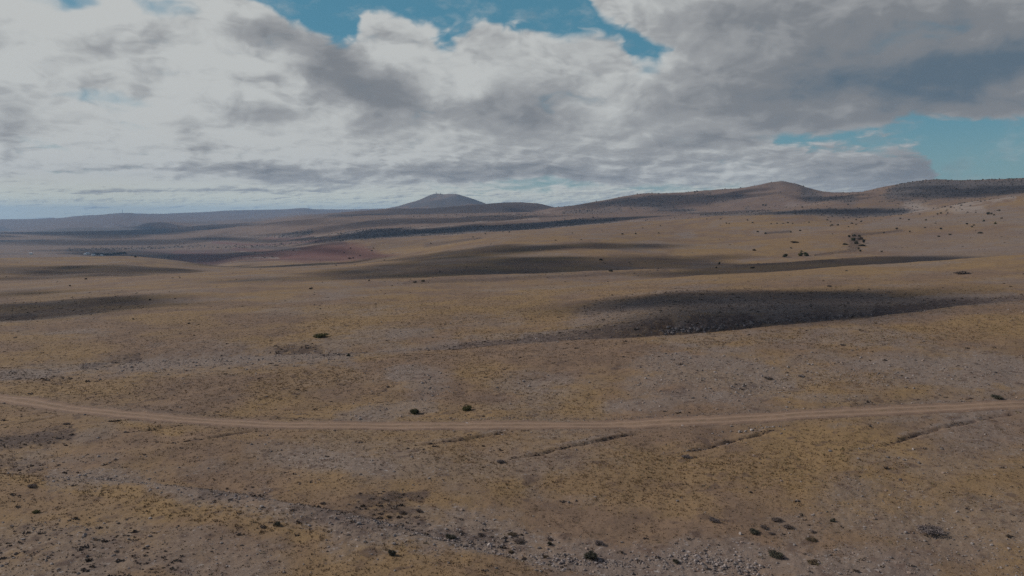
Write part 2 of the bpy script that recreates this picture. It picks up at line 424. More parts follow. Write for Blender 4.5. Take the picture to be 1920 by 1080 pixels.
def mesh_np(name, V, faces, smooth=False, col=None):
    """V (n,3); faces: int array (m,3) or (m,4)"""
    V = np.asarray(V, np.float32); faces = np.asarray(faces, np.int32)
    me = bpy.data.meshes.new(name)
    n, k = faces.shape
    me.vertices.add(len(V)); me.vertices.foreach_set('co', V.ravel())
    me.loops.add(n * k); me.loops.foreach_set('vertex_index', faces.ravel())
    me.polygons.add(n)
    me.polygons.foreach_set('loop_start', np.arange(0, n * k, k, dtype=np.int32))
    me.polygons.foreach_set('loop_total', np.full(n, k, np.int32))
    me.polygons.foreach_set('use_smooth', np.full(n, smooth, bool))
    me.update(calc_edges=True)
    if col is not None:
        at = me.attributes.new('tint', 'FLOAT_COLOR', 'POINT')
        c = np.ones((len(V), 4), np.float32); c[:, :3] = col
        at.data.foreach_set('color', c.ravel())
    return me


class NB:
    """small expression builder over shader nodes"""
    def __init__(s, tree):
        s.t = tree; s.n = tree.nodes; s.l = tree.links

    def new(s, kind, **kw):
        n = s.n.new(kind)
        for k, v in kw.items(): setattr(n, k, v)
        return n

    def put(s, sock, v):
        if isinstance(v, bpy.types.NodeSocket): s.l.new(v, sock)
        elif isinstance(v, (tuple, list)):
            sock.default_value = tuple(v) + (1.0,) if len(sock.default_value) == 4 and len(v) == 3 else tuple(v)
        else: sock.default_value = v

    def m(s, op, a, b=None, c=None, clamp=False):
        n = s.new('ShaderNodeMath', operation=op, use_clamp=clamp)
        s.put(n.inputs[0], a)
        if b is not None: s.put(n.inputs[1], b)
        if c is not None: s.put(n.inputs[2], c)
        return n.outputs[0]

    def add(s, a, b, clamp=False): return s.m('ADD', a, b, clamp=clamp)
    def sub(s, a, b, clamp=False): return s.m('SUBTRACT', a, b, clamp=clamp)
    def mul(s, a, b, clamp=False): return s.m('MULTIPLY', a, b, clamp=clamp)

    def step(s, x, a, b, lo=0.0, hi=1.0):
        n = s.new('ShaderNodeMapRange', interpolation_type='SMOOTHSTEP')
        s.put(n.inputs[0], x); s.put(n.inputs[1], a); s.put(n.inputs[2], b); s.put(n.inputs[3], lo); s.put(n.inputs[4], hi)
        return n.outputs[0]

    def mix(s, f, a, b, mode='MIX'):
        n = s.new('ShaderNodeMix', data_type='RGBA', blend_type=mode)
        s.put(n.inputs[0], f); s.put(n.inputs[6], a); s.put(n.inputs[7], b)
        return n.outputs[2]

    def noise(s, vec, scale, detail=3.0, rough=.5, dist=0.0, two=False):
        n = s.new('ShaderNodeTexNoise')
        if two: n.noise_dimensions = '2D'
        s.put(n.inputs['Vector'], vec); n.inputs['Scale'].default_value = scale
        n.inputs['Detail'].default_value = detail; n.inputs['Roughness'].default_value = rough
        n.inputs['Distortion'].default_value = dist
        return n.outputs[0]

    def attr(s, name, out=2):
        n = s.new('ShaderNodeAttribute', attribute_name=name)
        return n.outputs[out]


def new_mat(name):
    m = bpy.data.materials.new(name); m.use_nodes = True
    b = NB(m.node_tree); bs = m.node_tree.nodes['Principled BSDF']
    bs.inputs['Specular IOR Level'].default_value = .15
    bs.inputs['Roughness'].default_value = .95
    return m, b, bs


# ------------------------------------------------------------------ ground material
gm, b, bs = new_mat('dry_grassland')
pos = b.new('ShaderNodeNewGeometry').outputs['Position']
n300 = b.noise(pos, 1 / 260, 3)
n40 = b.noise(pos, 1 / 34, 4, .55)
n40b = b.noise(pos, 1 / 55, 4, .6, .4)
n6 = b.noise(pos, 1 / 5.5, 4, .6)
n2 = b.noise(pos, 1 / 1.5, 4, .65)
nf = b.noise(pos, 1 / .33, 3, .7)
A, B_, Cg = (.190, .127, .085), (.146, .099, .070), (.222, .146, .074)
D, E = (.186, .147, .124), (.068, .050, .047)
grass = b.mix(b.step(n6, .35, .68), A, B_)
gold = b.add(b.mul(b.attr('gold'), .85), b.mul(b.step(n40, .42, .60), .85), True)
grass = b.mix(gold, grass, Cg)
stony = b.add(b.attr('stony'), b.mul(b.step(n40b, .46, .64), .75), True)
stony = b.mul(stony, b.step(b.add(n6, b.mul(stony, .28)), .42, .72), True)
stony = b.add(stony, b.mul(b.attr('verge'), .25), True)
c = b.mix(b.mul(stony, .88), grass, D)
c = b.mix(b.mul(b.step(n300, .45, .7), .3), c, (0.157, 0.106, 0.088))
c = b.mix(b.mul(b.attr('far'), .55), c, (0.128, 0.091, 0.085))  # ground colour darkened with distance, standing in for far shade
# fine mottling: dry tussock shade-coloured thatch and bare spots
c = b.mix(b.mul(b.step(n2, .52, .68), b.add(.5, b.mul(stony, .25))), c, (0.106, 0.070, 0.055))
c = b.mix(b.mul(b.step(b.noise(pos, 1 / 2.7, 1, .5), .655, .73), .6), c, (0.076, 0.052, 0.044))
c = b.mix(b.mul(b.step(b.noise(pos, 1 / 13, 5, .65), .52, .70), .32), c, (0.128, 0.086, 0.071))
c = b.mix(b.mul(b.step(nf, .53, .72), .35), c, (0.119, 0.077, 0.057))
c = b.mix(b.mul(b.step(b.noise(pos, 1 / .45, 2, .6), .60, .72), b.add(.06, b.mul(stony, .75))), c, (.33, .30, .285))
heath = b.mul(b.attr('heath'), b.step(b.add(n2, b.mul(b.attr('heath'), .22)), .48, .68))
c = b.mix(b.mul(heath, .9), c, E)  # heath, plus the shade painted through the same mask
c = b.mix(b.mul(b.attr('field'), .9), c, (.085, .068, .068))
c = b.mix(b.mul(b.attr('red'), .92), c, (.125, .058, .056))
c = b.mix(b.mul(b.attr('pale'), b.step(n40, .3, .55)), c, (.255, .215, .19))  # limestone, plus sunlit crests painted in its tone
wood_shade = b.mul(b.attr('wood_shade'), b.step(b.add(b.noise(pos, 1 / 9, 4, .65), b.mul(b.attr('wood_shade'), .22)), .42, .66))
c = b.mix(b.mul(wood_shade, .93), c, (.088, .080, .082))  # woods, plus the shade painted through the same mask
b.l.new(c, bs.inputs['Base Color'])
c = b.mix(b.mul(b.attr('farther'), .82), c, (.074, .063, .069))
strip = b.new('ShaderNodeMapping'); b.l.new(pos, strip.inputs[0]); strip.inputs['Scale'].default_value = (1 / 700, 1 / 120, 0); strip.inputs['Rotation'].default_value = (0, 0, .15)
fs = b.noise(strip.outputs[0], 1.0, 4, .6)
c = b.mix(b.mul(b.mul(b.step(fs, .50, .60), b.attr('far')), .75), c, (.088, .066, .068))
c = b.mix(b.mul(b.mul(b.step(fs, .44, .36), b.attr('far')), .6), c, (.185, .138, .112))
bmp = b.new('ShaderNodeBump'); bmp.inputs['Strength'].default_value = .8; bmp.inputs['Distance'].default_value = .14
b.l.new(b.add(b.mul(n2, 1.0), b.mul(nf, .5)), bmp.inputs['Height']); b.l.new(bmp.outputs[0], bs.inputs['Normal'])

# ------------------------------------------------------------------ ground mesh
V = np.stack([XG, YG, HG], -1).reshape(-1, 3)
V = np.vstack([V, [[0, 0, -31.0]]])
i = np.arange(NR - 1)[:, None]; j = np.arange(NPH)[None, :]
j2 = (j + 1) % NPH
quads = np.stack([i * NPH + j, i * NPH + j2, (i + 1) * NPH + j2, (i + 1) * NPH + j], -1).reshape(-1, 4)[:, ::-1]
cj = np.arange(NPH)
fan = np.stack([np.full(NPH, NR * NPH), (cj + 1) % NPH, cj, cj], -1)
me = mesh_np('ground', V, quads, True)
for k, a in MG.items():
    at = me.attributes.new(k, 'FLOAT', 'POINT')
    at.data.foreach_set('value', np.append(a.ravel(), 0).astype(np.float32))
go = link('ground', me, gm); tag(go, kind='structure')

# ------------------------------------------------------------------ dirt track
rm, b, bs = new_mat('track_earth')
pos = b.new('ShaderNodeNewGeometry').outputs['Position']
acr = b.attr('across'); edge = b.m('ABSOLUTE', acr)
c = b.mix(b.step(b.noise(pos, 1 / 2.2, 4, .6), .35, .7), (.235, .157, .108), (.190, .128, .092))
rut = b.sub(1.0, b.step(b.m('ABSOLUTE', b.sub(edge, b.add(.40, b.mul(b.sub(b.noise(pos, 1 / 6, 2), .5), .16)))), .05, .22))
c = b.mix(b.mul(rut, .8), c, (.272, .188, .134))
mid = b.mul(b.sub(1.0, b.step(edge, .05, .22)), b.step(b.noise(pos, 1 / 1.3, 4, .65), .45, .62))
c = b.mix(b.mul(mid, .85), c, (.160, .112, .072))
outer = b.mul(b.step(edge, .45, .9), b.step(b.noise(pos, 1 / 1.4, 5, .7), .40, .56))
c = b.mix(outer, c, (.160, .108, .080))
c = b.mix(b.step(b.noise(pos, 1 / .3, 2, .6), .66, .74), c, (.33, .28, .25))
c = b.mix(b.mul(b.step(b.noise(pos, 1 / .5, 3, .6), .56, .7), .5), c, (.16, .11, .08))
b.l.new(c, bs.inputs['Base Color'])
bmp = b.new('ShaderNodeBump'); bmp.inputs['Strength'].default_value = .6; bmp.inputs['Distance'].default_value = .08
b.l.new(b.noise(pos, 1 / .4, 4, .7), bmp.inputs['Height']); b.l.new(bmp.outputs[0], bs.inputs['Normal'])
# fine centre line
cum = np.concatenate([[0], np.cumsum(np.hypot(*np.diff(ROAD, axis=0).T))])
ss = np.arange(0, cum[-1], .5)
cx = pchip1(cum, ROAD[:, 0], ss); cy = pchip1(cum, ROAD[:, 1], ss)
tx = np.gradient(cx); ty = np.gradient(cy); tn = np.hypot(tx, ty); nx, ny = -ty / tn, tx / tn
NW = 21
half_l = 2.4 + .85 * fbm(ss / 6, ss * 0 + 3, 5, .72); half_r = 2.4 + .85 * fbm(ss / 6, ss * 0 + 30, 5, .72)
rows = []; acc = []
for k in range(NW):
    a = -1 + 2 * k / (NW - 1)
    hw = np.where(a < 0, half_l, half_r)
    x = cx + nx * a * hw; y = cy + ny * a * hw
    z = hgt(x, y, BASE) + .45 * hgt(x, y, fbm(XG / 38, YG / 38, 3)) if k < 0 else None
    rows.append((x, y)); acc.append(np.full_like(x, a))
TMP = BASE + .62 * fbm(XG / 38, YG / 38, 3)
RV = []
for (x, y), a in zip(rows, acc):
    zz = hgt(x, y, TMP) - .05 * np.exp(-((np.abs(a) - .42) / .14) ** 2) + .03 * fbm(x / 1.2, y / 1.2, 2) - .10 * sstep(.86, 1, np.abs(a))
    zz = np.maximum(zz, hgt(x, y) + .012)
    RV.append(np.stack([x, y, zz], -1))
RV = np.array(RV).transpose(1, 0, 2)
ns = len(ss)
i = np.arange(ns - 1)[:, None]; j = np.arange(NW - 1)[None, :]
rq = np.stack([i * NW + j, i * NW + j + 1, (i + 1) * NW + j + 1, (i + 1) * NW + j], -1).reshape(-1, 4)[:, ::-1]
me = mesh_np('dirt_track', RV.reshape(-1, 3), rq, True)
at = me.attributes.new('across', 'FLOAT', 'POINT'); at.data.foreach_set('value', np.array(acc).T.ravel().astype(np.float32))
tag(link('dirt_track', me, rm), kind='structure')


# ------------------------------------------------------------------ scattered cover (uncountable)
def polar_pts(n, r0, r1, pw=1.0, az=36.5):
    ph = np.radians(rng.uniform(-az, az, n))
    q = rng.uniform(0, 1, n)
    if pw == 1.0:
        r = r0 * (r1 / r0) ** q        # density ~ 1/r^2
    else:
        k = 2 - pw
        r = (r0 ** k + q * (r1 ** k - r0 ** k)) ** (1 / k)
    return r * np.sin(ph), r * np.cos(ph)


def tint_mat(name, rough=.95, trans=0.0):
    m, b, bs = new_mat(name)
    b.l.new(b.attr('tint', 0), bs.inputs['Base Color'])
    bs.inputs['Roughness'].default_value = rough
    return m


M_grass, M_leaf, M_stone, M_twig = tint_mat('dry_grass_blades'), tint_mat('juniper_leaf'), tint_mat('limestone', .9), tint_mat('heath_twigs')


def blades(x, y, h, w, col, per, lean=.5):
    """tufts of pointed blades; col (n,3)"""
    n = len(x); z = hgt(x, y) - .02
    N = n * per
    X = np.repeat(x, per); Y = np.repeat(y, per); Z = np.repeat(z, per); H = np.repeat(h, per) * rng.uniform(.55, 1.1, N); W = np.repeat(w, per)
    a = rng.uniform(0, 2 * np.pi, N); rad = W * rng.uniform(0, 1, N) ** .6
    bx, by = X + rad * np.cos(a), Y + rad * np.sin(a)
    a2 = a + rng.normal(0, .8, N)
    l = H * rng.uniform(.2, 1, N) * lean
    tx, ty = bx + l * np.cos(a2) + .12 * H, by + l * np.sin(a2)
    s = W * rng.uniform(.16, .34, N); a3 = rng.uniform(0, np.pi, N)
    sx, sy = s * np.cos(a3), s * np.sin(a3)
    V = np.empty((N, 3, 3)); V[:, 0] = np.stack([bx - sx, by - sy, Z], -1); V[:, 1] = np.stack([bx + sx, by + sy, Z], -1); V[:, 2] = np.stack([tx, ty, Z + H], -1)
    C = np.repeat(col, per, 0) * rng.uniform(.8, 1.2, (N, 1))
    C = np.repeat(C, 3, 0)
    return V.reshape(-1, 3), np.arange(N * 3).reshape(-1, 3), C


def near_masks(x, y):
    m = masks(x, y, ('stony', 'gold', 'heath'))
    m['rd'] = road_dist(x, y)
    return m


# grass tufts
x, y = polar_pts(210000, 50, 430, 1.3)
m = near_masks(x, y)
big = fbm(x / 34 + 2, y / 34, 3); med = fbm(x / 4, y / 4, 3, .6)
keep = rng.uniform(0, 1, len(x)) < np.clip(.62 + .5 * big + .7 * med + .35 * m['gold'] - .75 * m['stony'], .06, 1)
keep &= (rng.uniform(0, 1, len(x)) < .06 + .94 * sstep(1.2, 3.2, m['rd']) + .35 * np.exp(-(m['rd'] / .35) ** 2)) & (rng.uniform(0, 1, len(x)) > sstep(190, 430, np.hypot(x, y)))
x, y = x[keep], y[keep]; gold = m['gold'][keep]; big = big[keep]
n = len(x)
r = np.hypot(x, y)
t = np.clip(.35 + .45 * gold + .5 * big + rng.normal(0, .18, n), 0, 1)[:, None]
col = (1 - t) * np.array([.174, .117, .079]) + t * np.array([.208, .133, .070])
col *= rng.uniform(.75, 1.15, (n, 1))
olive = rng.uniform(0, 1, n) < .10
col[olive] = np.array([.135, .115, .060])
h = rng.uniform(.07, .18, n) * (1 + .5 * gold); w = rng.uniform(.10, .26, n) * np.clip(r / 110, .8, 1.6)
V, Fc, C = blades(x, y, h, w, col, 5)
tag(link('grass', mesh_np('grass', V, Fc, False, C), M_grass), 'tawny dry grass tufts covering the near slopes', 'grass', kind='stuff')


def lumps(x, y, sx, sz, col, sub, flat=.0, jit=.3, sink=.25):
    """jittered low stones or cushions; one closed form each"""
    import bmesh
    bm = bmesh.new(); bmesh.ops.create_icosphere(bm, subdivisions=sub, radius=1)
    tv = np.array([v.co[:] for v in bm.verts]); tf = np.array([[v.index for v in f.verts] for f in bm.faces]); bm.free()
    n = len(x); nv = len(tv)
    z = hgt(x, y)
    V = np.repeat(tv[None], n, 0) * (1 + rng.uniform(-jit, jit, (n, nv, 1)))
    a = rng.uniform(0, 2 * np.pi, n); ca, sa = np.cos(a), np.sin(a)
    el = rng.uniform(.6, 1.0, n)
    X = V[:, :, 0] * sx[:, None]; Y = V[:, :, 1] * (sx * el)[:, None]
    Z = V[:, :, 2] * sz[:, None]
    V = np.stack([X * ca[:, None] - Y * sa[:, None] + x[:, None], X * sa[:, None] + Y * ca[:, None] + y[:, None], Z + (z + sz * (1 - sink) - sz * .5)[:, None]], -1)
    Fc = (tf[None] + (np.arange(n) * nv)[:, None, None]).reshape(-1, 3)
    C = np.repeat(col, nv, 0) * rng.uniform(.85, 1.15, (n * nv, 1))
    return V.reshape(-1, 3), Fc, C


# stones
x, y = polar_pts(150000, 50, 260, 1.25)
m = near_masks(x, y)
big = fbm(x / 20 - 7, y / 20, 3)
pr = np.clip(.02 + .9 * m['stony'] ** 1.5 + .12 * big, .012, .85)
keep = (rng.uniform(0, 1, len(x)) < pr) & ((m['rd'] > 2.0) | (rng.uniform(0, 1, len(x)) < .25))
x, y = x[keep], y[keep]; n = len(x)
sx = np.clip(.045 * (rng.pareto(2.6, n) + 1), .04, .26) * np.clip(np.hypot(x, y) / 110, .8, 1.25)
sz = sx * rng.uniform(.35, .8, n)
col = np.array([.25, .215, .20]) * rng.uniform(.5, 1.15, (n, 1))
warm = rng.uniform(0, 1, n) < .25
col[warm] *= np.array([1.05, .92, .82])
RUB = [(1240, 622, 1420, 606, 6, 700, .22, .6), (1420, 606, 1640, 590, 4, 500, .2, .5), (1640, 591, 1780, 576, 3, 200, .2, .45), (1000, 640, 1240, 626, 3, 260, .15, .4), (820, 1010, 960, 1030, 14, 500, .07, .26),
       (1000, 1044, 1180, 1062, 12, 700, .06, .24), (1180, 1050, 1420, 1060, 18, 1100, .05, .2), (1280, 1040, 1420, 1075, 16, 500, .08, .3), (640, 975, 820, 1010, 9, 500, .06, .2),
       (400, 926, 500, 938, 4, 160, .06, .22), (110, 896, 220, 900, 4, 160, .06, .2), (790, 735, 860, 728, 8, 240, .07, .2), (1380, 742, 1480, 715, 8, 200, .07, .24), (540, 664, 640, 663, 3, 200, .1, .25),
       (1330, 812, 1480, 798, 4, 200, .07, .24), (1240, 852, 1380, 830, 3, 200, .05, .16), (1600, 845, 1640, 835, 3, 80, .06, .18), (930, 700, 1010, 722, 5, 120, .07, .2), (1640, 1000, 1930, 1060, 40, 900, .04, .13)]
RUB += [(u_, v_ - 11, u_ + 110, v_ - 12, 3, 150, .05, .16) for u_, v_ in zip(range(760, 1900, 110), np.interp(range(760, 1900, 110), sorted(ROAD_V), [ROAD_V[k] for k in sorted(ROAD_V)]))]
for u1, v1, u2, v2, hp, n_, s0, s1 in RUB:
    n_ = int(n_ * .5); p_ = Patch(u1, v1, u2, v2, hp)
    q_ = rng.uniform(0, 1, n_)[:, None]; g1 = rng.normal(0, .5, (n_, 1)) * p_.b; g2 = rng.normal(0, .5, (n_, 1)) * p_.a
    pt = p_.p + q_ * (p_.q - p_.p) + g1 * p_.er + g2 * p_.el
    n_ = len(q_); ss_ = s0 * .7 + (s1 * .9 - s0 * .7) * rng.uniform(0, 1, n_) ** 4.5
    x = np.append(x, pt[:, 0]); y = np.append(y, pt[:, 1]); sx = np.append(sx, ss_); sz = np.append(sz, ss_ * rng.uniform(.5, .95, n_))
    col = np.vstack([col, np.array([.235, .200, .188]) * rng.uniform(.4, 1.25, (n_, 1))])
V, Fc, C = lumps(x, y, sx, sz, col, 1, jit=.28)
tag(link('stones', mesh_np('stones', V, Fc, False, C), M_stone), 'loose pale limestone rubble strewn over the near slopes', 'stones', kind='stuff')


def twigs(x, y, sx, sz, col, per, size, zc=None):
    """low cushion plants: many small leaf faces in a dome"""
    n = len(x); N = n * per
    z = hgt(x, y) if zc is None else zc
    a = rng.uniform(0, 2 * np.pi, N); el = np.arcsin(rng.uniform(-.05, 1, N)); q = rng.uniform(.55, 1, N)
    lump = 1 + .28 * np.sin(a * 3 + np.repeat(rng.uniform(0, 6, n), per)) * np.cos(el)
    px = np.cos(a) * np.cos(el) * q * lump; py = np.sin(a) * np.cos(el) * q * lump; pz = np.sin(el) * q * lump
    X = np.repeat(x, per) + px * np.repeat(sx, per); Y = np.repeat(y, per) + py * np.repeat(sx * .8, per)
    Z = np.repeat(z, per) + pz * np.repeat(sz, per)
    c = np.stack([X, Y, Z], -1)
    s = (np.repeat(size, per) * rng.uniform(.6, 1.4, N))[:, None]
    d1 = rng.normal(0, 1, (N, 3)); d1 /= np.linalg.norm(d1, axis=1, keepdims=True)
    d2 = rng.normal(0, 1, (N, 3)); d2 -= (d1 * d2).sum(1, keepdims=True) * d1; d2 /= np.linalg.norm(d2, axis=1, keepdims=True)
    V = np.empty((N, 3, 3)); V[:, 0] = c + d1 * s; V[:, 1] = c - d1 * s * .5 + d2 * s * .8; V[:, 2] = c - d1 * s * .5 - d2 * s * .8
    C = np.repeat(np.repeat(col, per, 0) * rng.uniform(.7, 1.35, (N, 1)), 3, 0)
    return V.reshape(-1, 3), np.arange(N * 3).reshape(-1, 3), C


# dwarf shrubs (heath) in their thousands
x, y = polar_pts(120000, 50, 420, 1.3)
m = near_masks(x, y)
big = fbm(x / 25 + 13, y / 25, 3); med = fbm(x / 5 + 1, y / 5 + 4, 3, .6)
pr = np.clip(.05 + .50 * m['heath'] + .10 * m['stony'] + .16 * big + .25 * med - .12 * m['gold'], 0, .8)
pr *= np.where(m['heath'] > .2, 1, .38)
keep = (rng.uniform(0, 1, len(x)) < pr) & (m['rd'] > 3.2)
x, y = x[keep], y[keep]; n = len(x); r = np.hypot(x, y)
sx = np.clip(.10 * (rng.pareto(2.6, n) + 1), 0.09, .42) * np.clip(r / 130, .9, 1.2); sz = sx * rng.uniform(.25, .5, n)
col = np.array([.122, .093, .078]) * rng.uniform(.6, 1.4, (n, 1)) + rng.uniform(0, .02, (n, 1)) * np.array([1, .9, .6])
dx_, dy_, ds_ = [], [], []
for pts in DITCH_W:
    for a_, b_ in zip(pts[:-1], pts[1:]):
        n_ = int(np.hypot(*(b_ - a_)) * 8); q_ = rng.uniform(0, 1, n_)
        p_ = a_ + q_[:, None] * (b_ - a_) + rng.normal(0, .22, (n_, 2))
        k_ = rng.uniform(0, 1, n_) < (.35 + .9 * fbm(p_[:, 0] / 3, p_[:, 1] / 3, 2)) * sstep(0, 5, np.hypot(*(p_ - pts[0]).T)) * sstep(0, 5, np.hypot(*(p_ - pts[-1]).T))
        dx_.append(p_[k_, 0]); dy_.append(p_[k_, 1])
dx_ = np.concatenate(dx_); dy_ = np.concatenate(dy_); n_ = len(dx_)
x = np.append(x, dx_); y = np.append(y, dy_); s_ = rng.uniform(.08, .22, n_)
sx = np.append(sx, s_); sz = np.append(sz, s_ * .5); col = np.vstack([col, np.array([.072, .052, .044]) * rng.uniform(.6, 1.4, (n_, 1))])
V, Fc, C = twigs(x, y, sx, sz, col, 14, sx * .45)
tag(link('heath', mesh_np('heath', V, Fc, False, C), M_twig), 'low dark heath cushions dotted thickly over the grassland', 'heath', kind='stuff')

# far scrub woods on the hillsides: dots of bushes, reads as one mass
x, y = polar_pts(150000, 1400, 5200, 1.2, 34)
m = masks(x, y, ('wood_shade', 'pale', 'heath'))
big = fbm(x / 180 + 3, y / 180, 4, .6)
up = sstep(-30, 60, hgt(x, y))
pr = np.clip(.62 * m['wood_shade'] + .22 * m['pale'] + up * np.clip(.04 + .10 * big, 0, .2), 0, .8)
keep = rng.uniform(0, 1, len(x)) < pr * np.clip(.55 + big, .25, 1)
x, y = x[keep], y[keep]; n = len(x); r = np.hypot(x, y)
print('far scrub', n)
sx = rng.uniform(.9, 2.3, n) * np.clip(r / 2600, .8, 1.5); sz = sx * rng.uniform(.6, 1.0, n)
col = np.array([.074, .064, .058]) * rng.uniform(.7, 1.5, (n, 1))
V, Fc, C = lumps(x, y, sx, sz, col, 1, jit=.3, sink=.1)
tag(link('scrub', mesh_np('scrub', V, Fc, True, C), M_leaf), 'dark scrub woods covering the distant hillsides', 'scrub', kind='stuff')
# mid distance thorn cushions
x, y = polar_pts(26000, 380, 1500, 1.2, 36)
m = masks(x, y, ('heath', 'stony', 'gold'))
big = fbm(x / 60 + 3, y / 60, 4, .6)
pr = np.clip(.02 + .40 * m['heath'] + .05 * m['stony'] + .05 * big, .002, .6)
keep = rng.uniform(0, 1, len(x)) < pr
x, y = x[keep], y[keep]; n = len(x); r = np.hypot(x, y)
sx = np.clip(.30 * (rng.pareto(3.2, n) + 1), .3, .9) * np.clip(r / 700, .8, 1.4); sz = sx * rng.uniform(.35, .6, n)
col = np.array([.070, .062, .050]) * rng.uniform(.7, 1.5, (n, 1))
V, Fc, C = twigs(x, y, sx, sz, col, 12, sx * .5)
tag(link('thorn_scrub', mesh_np('thorn_scrub', V, Fc, False, C), M_twig), 'tiny dark thorn cushions speckling the middle distance', 'scrub', kind='stuff')


# ------------------------------------------------------------------ bushes and trees one can tell apart
def crown_mesh(name, nleaf, leaf, c1, c2, seed, lobes=6, squash=.9, ragged=.25):
    """foliage in a unit box: half width 1, height 1"""
    g = np.random.default_rng(seed)
    L = [(0, 0, .42, .62, .46)]
    for k in range(lobes):
        a = 2 * math.pi * k / lobes + g.uniform(-.4, .4); q = g.uniform(.35, .62)
        L.append((q * math.cos(a), q * math.sin(a), g.uniform(.2, .62), g.uniform(.3, .46), g.uniform(.22, .38)))
    P_ = []; T = []
    for k in range(nleaf):
        cx, cy, cz, rw, rh = L[g.integers(0, len(L))]
        d = g.normal(0, 1, 3); d /= np.linalg.norm(d); q = g.uniform(.45, 1.0 + ragged * g.uniform(0, 1))
        p = np.array([cx + d[0] * rw * q, cy + d[1] * rw * q, cz + d[2] * rh * q * squash])
        if p[2] < .03: p[2] = g.uniform(.02, .2)
        P_.append(p); T.append(.5 + .5 * math.sin(cx * 7 + cy * 5 + cz * 9 + seed))
    c = np.array(P_); N = nleaf
    T = np.clip(np.array(T) + g.normal(0, .2, N), 0, 1)[:, None]
    C = np.array(c1) * (1 - T) + np.array(c2) * T
    s = (leaf * g.uniform(.6, 1.5, N))[:, None]
    d1 = g.normal(0, 1, (N, 3)); d1 /= np.linalg.norm(d1, axis=1, keepdims=True)
    d2 = g.normal(0, 1, (N, 3)); d2 -= (d1 * d2).sum(1, keepdims=True) * d1; d2 /= np.linalg.norm(d2, axis=1, keepdims=True)
    V = np.empty((N, 4, 3)); V[:, 0] = c + d1 * s; V[:, 1] = c + d2 * s * .7; V[:, 2] = c - d1 * s; V[:, 3] = c - d2 * s * .7
    return mesh_np(name, V.reshape(-1, 3), np.arange(N * 4).reshape(-1, 4), False, np.repeat(C, 4, 0))


def stem_mesh(name, seed, col=(.09, .07, .055), n=4):
    """a short forked trunk with limbs in the same unit box"""
    g = np.random.default_rng(seed); V = []; Fc = []

    def limb(p, q, r0, r1):
        p = np.array(p); q = np.array(q); d = q - p; d = d / np.linalg.norm(d)
        a = np.cross(d, [1, .3, .2]); a /= np.linalg.norm(a); bb = np.cross(d, a)
        base = len(V)
        for (o, r) in ((p, r0), (q, r1)):
            for k in range(6):
                t = 2 * math.pi * k / 6; V.append(o + r * (a * math.cos(t) + bb * math.sin(t)))
        for k in range(6):
            Fc.append((base + k, base + (k + 1) % 6, base + 6 + (k + 1) % 6, base + 6 + k))
    limb((0, 0, -.08), (.03, .02, .25), .10, .075)
    for k in range(n):
        a = 2 * math.pi * k / n + g.uniform(-.4, .4)
        m_ = (.25 * math.cos(a), .25 * math.sin(a), .42); e = (.5 * math.cos(a), .5 * math.sin(a), g.uniform(.55, .75))
        limb((.02, .02, .2), m_, .06, .04); limb(m_, e, .04, .015)
    V = np.array(V)
    return mesh_np(name, V, np.array(Fc), True, np.tile(np.array(col), (len(V), 1)))


JUN = ((.040, .046, .030), (.085, .086, .042)); OLV = ((.075, .076, .032), (.140, .120, .050)); DRK = ((.048, .048, .038), (.090, .084, .062))
GRY = ((.120, .098, .096), (.185, .155, .150)); BRN = ((.090, .068, .048), (.135, .100, .062)); HEA = ((.100, .078, .070), (.165, .130, .115))
KIND = {'jun': JUN, 'olv': OLV, 'drk': DRK, 'gry': GRY, 'brn': BRN, 'hea': HEA}
PROTO = {}


def proto(kind, size, k):
    key = (kind, size, k)
    if key not in PROTO:
        nl, lf = {'near': (1700, .058), 'mid': (380, .12), 'far': (70, .26)}[size]
        if kind in ('gry', 'hea'): lf *= .8
        c = crown_mesh('crown', nl, lf, *KIND[kind], seed=hash_(kind, size, k), squash=.9 if kind in ('jun', 'olv', 'drk') else .8)
        s = stem_mesh('trunk', hash_(kind, size, k) + 1)
        c.materials.append(M_leaf); s.materials.append(M_twig)
        PROTO[key] = (c, s)
    return PROTO[key]


def hash_(*a):
    h = 7
    for ch in str(a): h = (h * 31 + ord(ch)) % 100003
    return h


def place_bush(u, v, wpx, hpx, kind, name, label, cat, group=None):
    """v = row of the foot"""
    p = ground(u, v); r = float(np.hypot(*p))
    w = wpx * r / F; h = max(hpx * r / F, .25 * w)
    if kind in ('hea', 'gry', 'brn') and r < 260: h *= .72
    size = 'near' if wpx >= 16 and r < 260 else 'mid' if wpx >= 8 else 'far'
    c, s = proto(kind, size, (int(u * 7 + v)) % 3)
    if r > 1300 or (wpx < 5.5 and r > 300):      # a few pixels: one form
        o = link(name, c); o.data = c
        root = o
    else:
        root = bpy.data.objects.new(name, None); COL.objects.link(root)
        link('crown', c, None, root); link('trunk', s, None, root)
    root.location = (p[0], p[1], float(hgt(p[0], p[1])) - .03 * h)
    k = .8 if size == 'far' else .9
    root.scale = (k * w / 1.8, k * w / 1.8, k * h / .95)
    root.rotation_euler = (0, 0, (u * 1.7 + v * 3.1) % 6.28)
    tag(root, label, cat, group)
    return root


